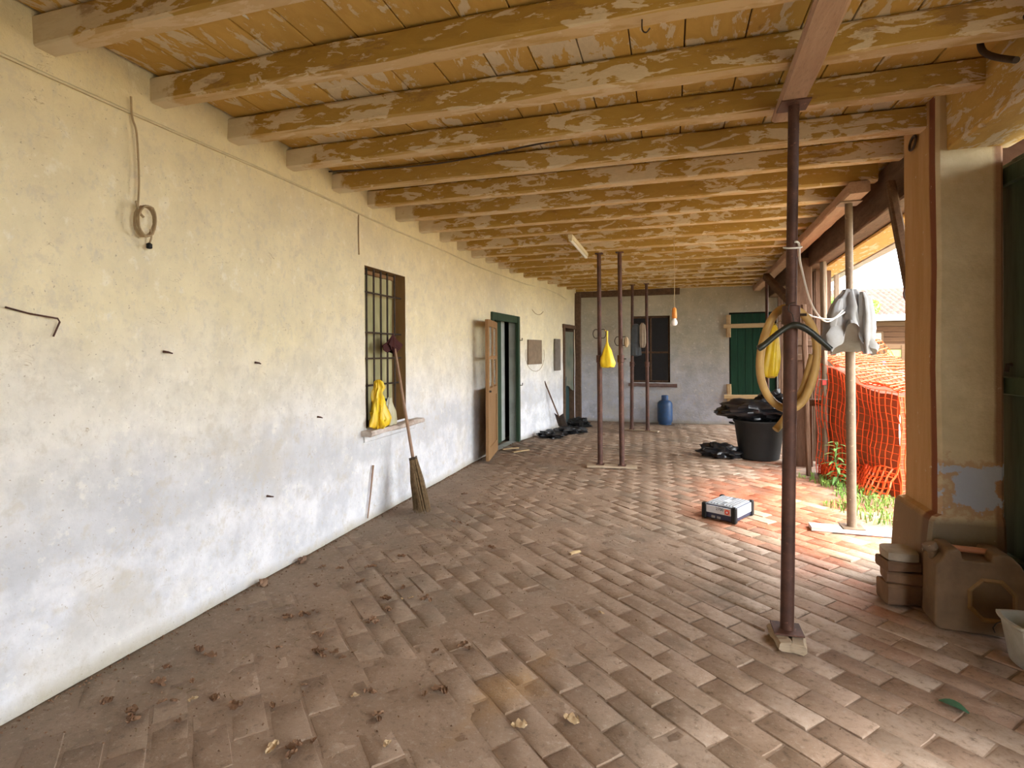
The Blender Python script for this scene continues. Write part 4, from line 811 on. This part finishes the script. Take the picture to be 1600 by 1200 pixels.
MB().tube([(.13*cos(t)*1.1, .03+.13*sin(t), .15-.03*abs(cos(t))) for t in [-.1+i*.35 for i in range(10)]], .003, 6).build('bail', 'iron', bk, True)
stl = ['bottom brick of the little stack against the pillar plinth', 'second brick of the little stack against the pillar plinth', 'third brick of the little stack, just under the rounded cap']
for i, (z, h_, dx, rz) in enumerate(((0, .12, 0, .1), (.122, .07, .012, -.08), (.194, .065, -.005, .15))):
    o = timber((-.09, 0, z+h_/2), (.09, 0, z+h_/2), .15, h_-.002, seg=.06, jit=.004, seed=130+i).build('stacked_brick', 'brickstack', None); o.location = (1.31+dx, 3.78, 0); o.rotation_euler = (0, 0, rz); tag(o, stl[i], 'brick', 'bricks stacked by the pillar')
o = MB().lathe([(.075, 0), (.085, .008), (.085, .05), (.07, .062)], n=24, sx=1.05, fn=lambda i, t: 1/max(abs(cos(t)), abs(sin(t)))**.6).build('stone_cap', 'concrete', None, True, loc=(1.31, 3.78, .259)); tag(o, 'rounded grey stone cap on top of the brick stack', 'stone')
# green gate leaf by the pillar, with unseen boards added to shape the light
gt = thing('gate_and_light_screen', 'tall dark green boarded gate leaf beside the pillar, with unseen boards added to screen the light', 'gate', (1.86, 4.02, 0))
for k in [i for i in range(50) if i < 15 or i > 27]: MB().box((.0+(.012 if k % 2 else 0), -.08-.15*k, 1.30), (.035, .142, 2.54), None, .005).build('board', 'darkgreen', gt)
for z in (.3, 1.3, 2.48): MB().box((-.03, -1.2, z), (.03, 2.0, .1), None, .005).build('ledge', 'darkgreen', gt)
MB().tube([(-.045, -.36, 1.42), (-.065, -.36, 1.42), (-.07, -.36, 1.38)], .012, 8).build('latch', 'iron', gt)

# the blue and black device case on the floor
dv = thing('battery_charger', 'battered blue and black device case with a white label lying on the bricks', 'device', (.50, 5.32, 0), math.atan2(5.083-5.238, .578-.304)+.0)
dw, dd, dh = .315, .40, .135
MB().box((0, 0, .068), (dw-.03, dd-.03, .12), None, .006).build('core', 'navy', dv)
for sx_ in (-1, 1):
    for sy_ in (-1, 1): MB().box((sx_*(dw/2-.022), sy_*(dd/2-.022), .07), (.044, .044, .14), None, .008).build('corner_guard', 'dark', dv)
MB().box((0, 0, .131), (dw-.05, dd-.05, .008), None, .002).build('top_plate', 'silver', dv)
for k in range(9):
    if k == 4: continue
    MB().box((-.112+k*.028, 0, .138), (.011, dd-.10, .008), None, .002).build('cooling_rib', 'grey', dv)
MB().box((0, 0, .139), (.055, .09, .006), None, .002).build('top_sticker', 'label', dv)
MB().box((-.005, -dd/2+.012, .092), (dw-.085, .008, .062), None, .001).build('front_label', 'label', dv)
for x_ in (-.05, 0.0): MB().box((x_, -dd/2+.011, .028), (.034, .008, .02), None, .001).build('vent', 'grey', dv)
MB().box((dw/2-.012, 0, .085), (.008, dd-.10, .08), None, .001).build('side_label', 'label', dv)
fc = bpy.data.curves.new('lettering', 'FONT'); fc.body = '2700'; fc.size = .036; fc.extrude = .0008; fc.align_x = 'CENTER'; fc.materials.append(M['navy'])
tmp_ = bpy.data.objects.new('lettering_curve', fc); COL.objects.link(tmp_); lm = bpy.data.meshes.new_from_object(tmp_.evaluated_get(bpy.context.evaluated_depsgraph_get())); bpy.data.objects.remove(tmp_); bpy.data.curves.remove(fc)
fo = link('lettering', lm, dv); fo.location = (.01, -dd/2+.0068, .092); fo.rotation_euler = (pi/2, 0, 0)
MB().box((.078, -dd/2+.0065, .09), (.05, .002, .05)).build('emblem_ground', simple('pale_orange_print', (.75, .38, .26), .5, var=.05), dv)
m = MB().lathe([(.020, 0), (.020, .002)], n=24).build('emblem', 'red', dv); m.location = (.078, -dd/2+.005, .09); m.rotation_euler = (pi/2, 0, 0)
m = MB().lathe([(.009, 0), (.009, .002)], n=16).build('emblem_centre', 'label', dv); m.location = (.078, -dd/2+.0035, .09); m.rotation_euler = (pi/2, 0, 0)

# loose wood scraps by the door
for i, (a, b, w, lab) in enumerate((((-2.50, 8.05, .012), (-2.30, 8.25, .012), .03, 'thin pale wood scrap nearest the open door leaf'), ((-2.28, 7.86, .012), (-2.10, 8.12, .012), .05, 'wider pale wood scrap lying right of the thin one'), ((-.72, 4.0, .006), (-.66, 4.08, .006), .02, 'tiny pale splinter on the bricks mid-floor'))):
    tag(timber(a, b, w, .012, seg=.05, jit=.003, seed=140+i, ch=.002).build('wood_scrap', 'newwood'), lab, 'wood')

# ------------------------------------------------------------------ dry leaves and crumbs on the floor
LP = [(-1.663, 2.967), (-1.58, 3.0), (-1.528, 3.022), (-1.605, 2.863), (-1.621, 2.678), (-1.58, 2.69), (-1.689, 2.357), (-1.66, 2.317), (-1.62, 2.36), (-1.554, 2.335), (-1.788, 2.49), (-1.926, 2.328), (-2.323, 2.211), (-2.197, 2.168), (-2.323, 2.036), (-2.22, 1.92),
      (-2.114, 1.984), (-1.996, 1.879), (-2.177, 1.741), (-2.14, 1.71), (-2.337, 1.774), (-2.108, 1.825), (-1.907, 1.904), (-1.787, 1.884), (-1.635, 1.936), (-1.599, 2.098), (-1.33, 2.088), (-1.279, 2.126), (-1.17, 2.003), (-1.049, 1.865), (-1.381, 1.772),
      (-1.332, 1.803), (-1.389, 1.745), (-1.459, 1.725), (-1.936, 1.747), (-2.437, 2.608), (-2.086, 2.602), (-2.01, 2.67), (-1.97, 2.71), (-2.352, 3.301), (-2.223, 3.301), (-2.04, 3.375), (-2.462, 3.418), (-1.904, 3.636), (-1.645, 3.14), (-1.404, 3.021),
      (-1.327, 3.97), (-1.30, 3.95), (-.386, 3.136), (-.587, 2.099), (-.393, 2.189), (-.998, 2.228), (-1.044, 2.182), (-1.14, 2.51), (-.996, 2.581), (-2.184, 3.011), (-1.953, 3.135), (-1.844, 4.485), (-1.78, 4.47), (-1.70, 4.43), (-2.504, 5.998), (-2.1, 5.4), (-1.85, 5.1)]
PALE = {1, 2, 17, 26, 29, 33, 48, 50, 49}
protos = []
for k in range(6):
    R = random.Random(k+20); a0 = R.uniform(.022, .034)
    def lf_(u, v, k=k, a0=a0):
        x_ = (u-.5)*2; w = (1-x_*x_)**.5*(.55+.25*abs(sin(u*9+k))); y_ = (v-.5)*2*w
        return (x_*a0*1.3, y_*a0, .004+a0*(.5*abs(noise.noise(Vector((x_*1.6+k, y_*2.2, k))))*2+.35*y_*y_+.2*abs(sin(y_*5+k))))
    protos.append([MB().grid(9, 7, lf_).mesh('dry_leaf', mt, True) for mt in ('leaf', 'leaf2')])
R = random.Random(77)
for i, (x, y) in enumerate(LP):
    for j in range(1 if i in PALE else R.choice((1, 2, 2))):
        pale = i in PALE; o = link('dry_leaf', protos[R.randrange(6)][1 if pale else 0]); o.location = (x+R.uniform(-.04, .04)*j, y+R.uniform(-.03, .03)*j, .002)
        o.rotation_euler = (R.uniform(-.15, .15), R.uniform(-.15, .15), R.random()*6.3); o.scale = (R.uniform(.4, .85),)*3
        fw_ = x-wx(y); where = ('near the white wall' if fw_ < .5 else 'in the scattered litter' if fw_ < 1.15 else 'out on the open floor') + (', beyond the broom' if y > 4.7 else ', below the barred window' if y > 3.2 else ', below the cord coil' if y < 2.15 else ', between coil and window')
        if pale: tag(o, 'curled pale tan dry leaf '+where, 'leaf', 'pale dry leaves on the floor')
        else: tag(o, 'small crumpled brown dry leaf '+where, 'leaf', 'brown dry leaves on the floor')
T = Matrix.Translation((1.09, 2.73, .01)) @ Matrix.Rotation(-.5, 4, 'Z')
o = leafmesh(.10, .028, .3, 'greenfilm', None, T, 'green_leaf'); tag(o, 'single dark green leaf on the pale bricks right of the nearest prop', 'leaf')
m = MB()
for i in range(1500):
    x = -2.55+abs(R.gauss(0, 1.25)); y = R.uniform(1.2, 8)
    if x > 1.4: continue
    s_ = R.uniform(.002, .006); T = Matrix.Translation((x, y, s_*.3)) @ Matrix.Rotation(R.random()*6.3, 4, Vector((R.random(), R.random(), 1)).normalized())
    m.add([(-s_, -s_*.6, 0), (s_, -s_*.5, 0), (s_*.6, s_*.7, 0), (-s_*.8, s_*.5, 0), (0, 0, s_)], [(0, 1, 4), (1, 2, 4), (2, 3, 4), (3, 0, 4), (0, 3, 2, 1)], T)
tag(m.build('floor_crumbs', 'leaf'), 'scattered crumbs and grit on the dusty floor', 'debris', kind='stuff')
m = MB()
for i in range(700):
    y = 1.0+8*R.random(); x = wx(y)+.01+abs(R.gauss(0, .025)); s_ = R.uniform(.002, .008); T = Matrix.Translation((x, y, s_*.3)) @ Matrix.Rotation(R.random()*6.3, 4, Vector((R.random(), R.random(), 1)).normalized())
    m.add([(-s_, -s_*.6, 0), (s_, -s_*.5, 0), (s_*.6, s_*.7, 0), (-s_*.8, s_*.5, 0), (0, 0, s_)], [(0, 1, 4), (1, 2, 4), (2, 3, 4), (3, 0, 4), (0, 3, 2, 1)], T)
tag(m.build('wall_foot_rubble', 'leaf'), 'line of plaster grit along the foot of the white wall', 'debris', kind='stuff')
R = random.Random(41); m = MB()
for i in range(120):
    x = -2.4+abs(R.gauss(0, .75)); y = R.uniform(1.5, 6.5); a = R.random()*6.3; L_ = R.uniform(.01, .045)
    m.tube([(x, y, .004), (x+cos(a)*L_*.5, y+sin(a)*L_*.5, .007), (x+cos(a+.3)*L_, y+sin(a+.3)*L_, .003)], .0018, 4)
tag(m.build('twig_litter', 'twig'), 'tiny broken twigs strewn over the dusty floor', 'twigs', kind='stuff')
for i, (x, y, lab) in enumerate(((-2.56, 2.95, 'small brick chip at the foot of the white wall'), (-2.56, 3.35, 'reddish brick chip at the wall foot, nearer the broom'))):
    tag(blob((x, y, .015), (.025, .03, .02), .5, 2, i+30, 10, 6).build('brick_chip', 'brickstack'), lab, 'chip')
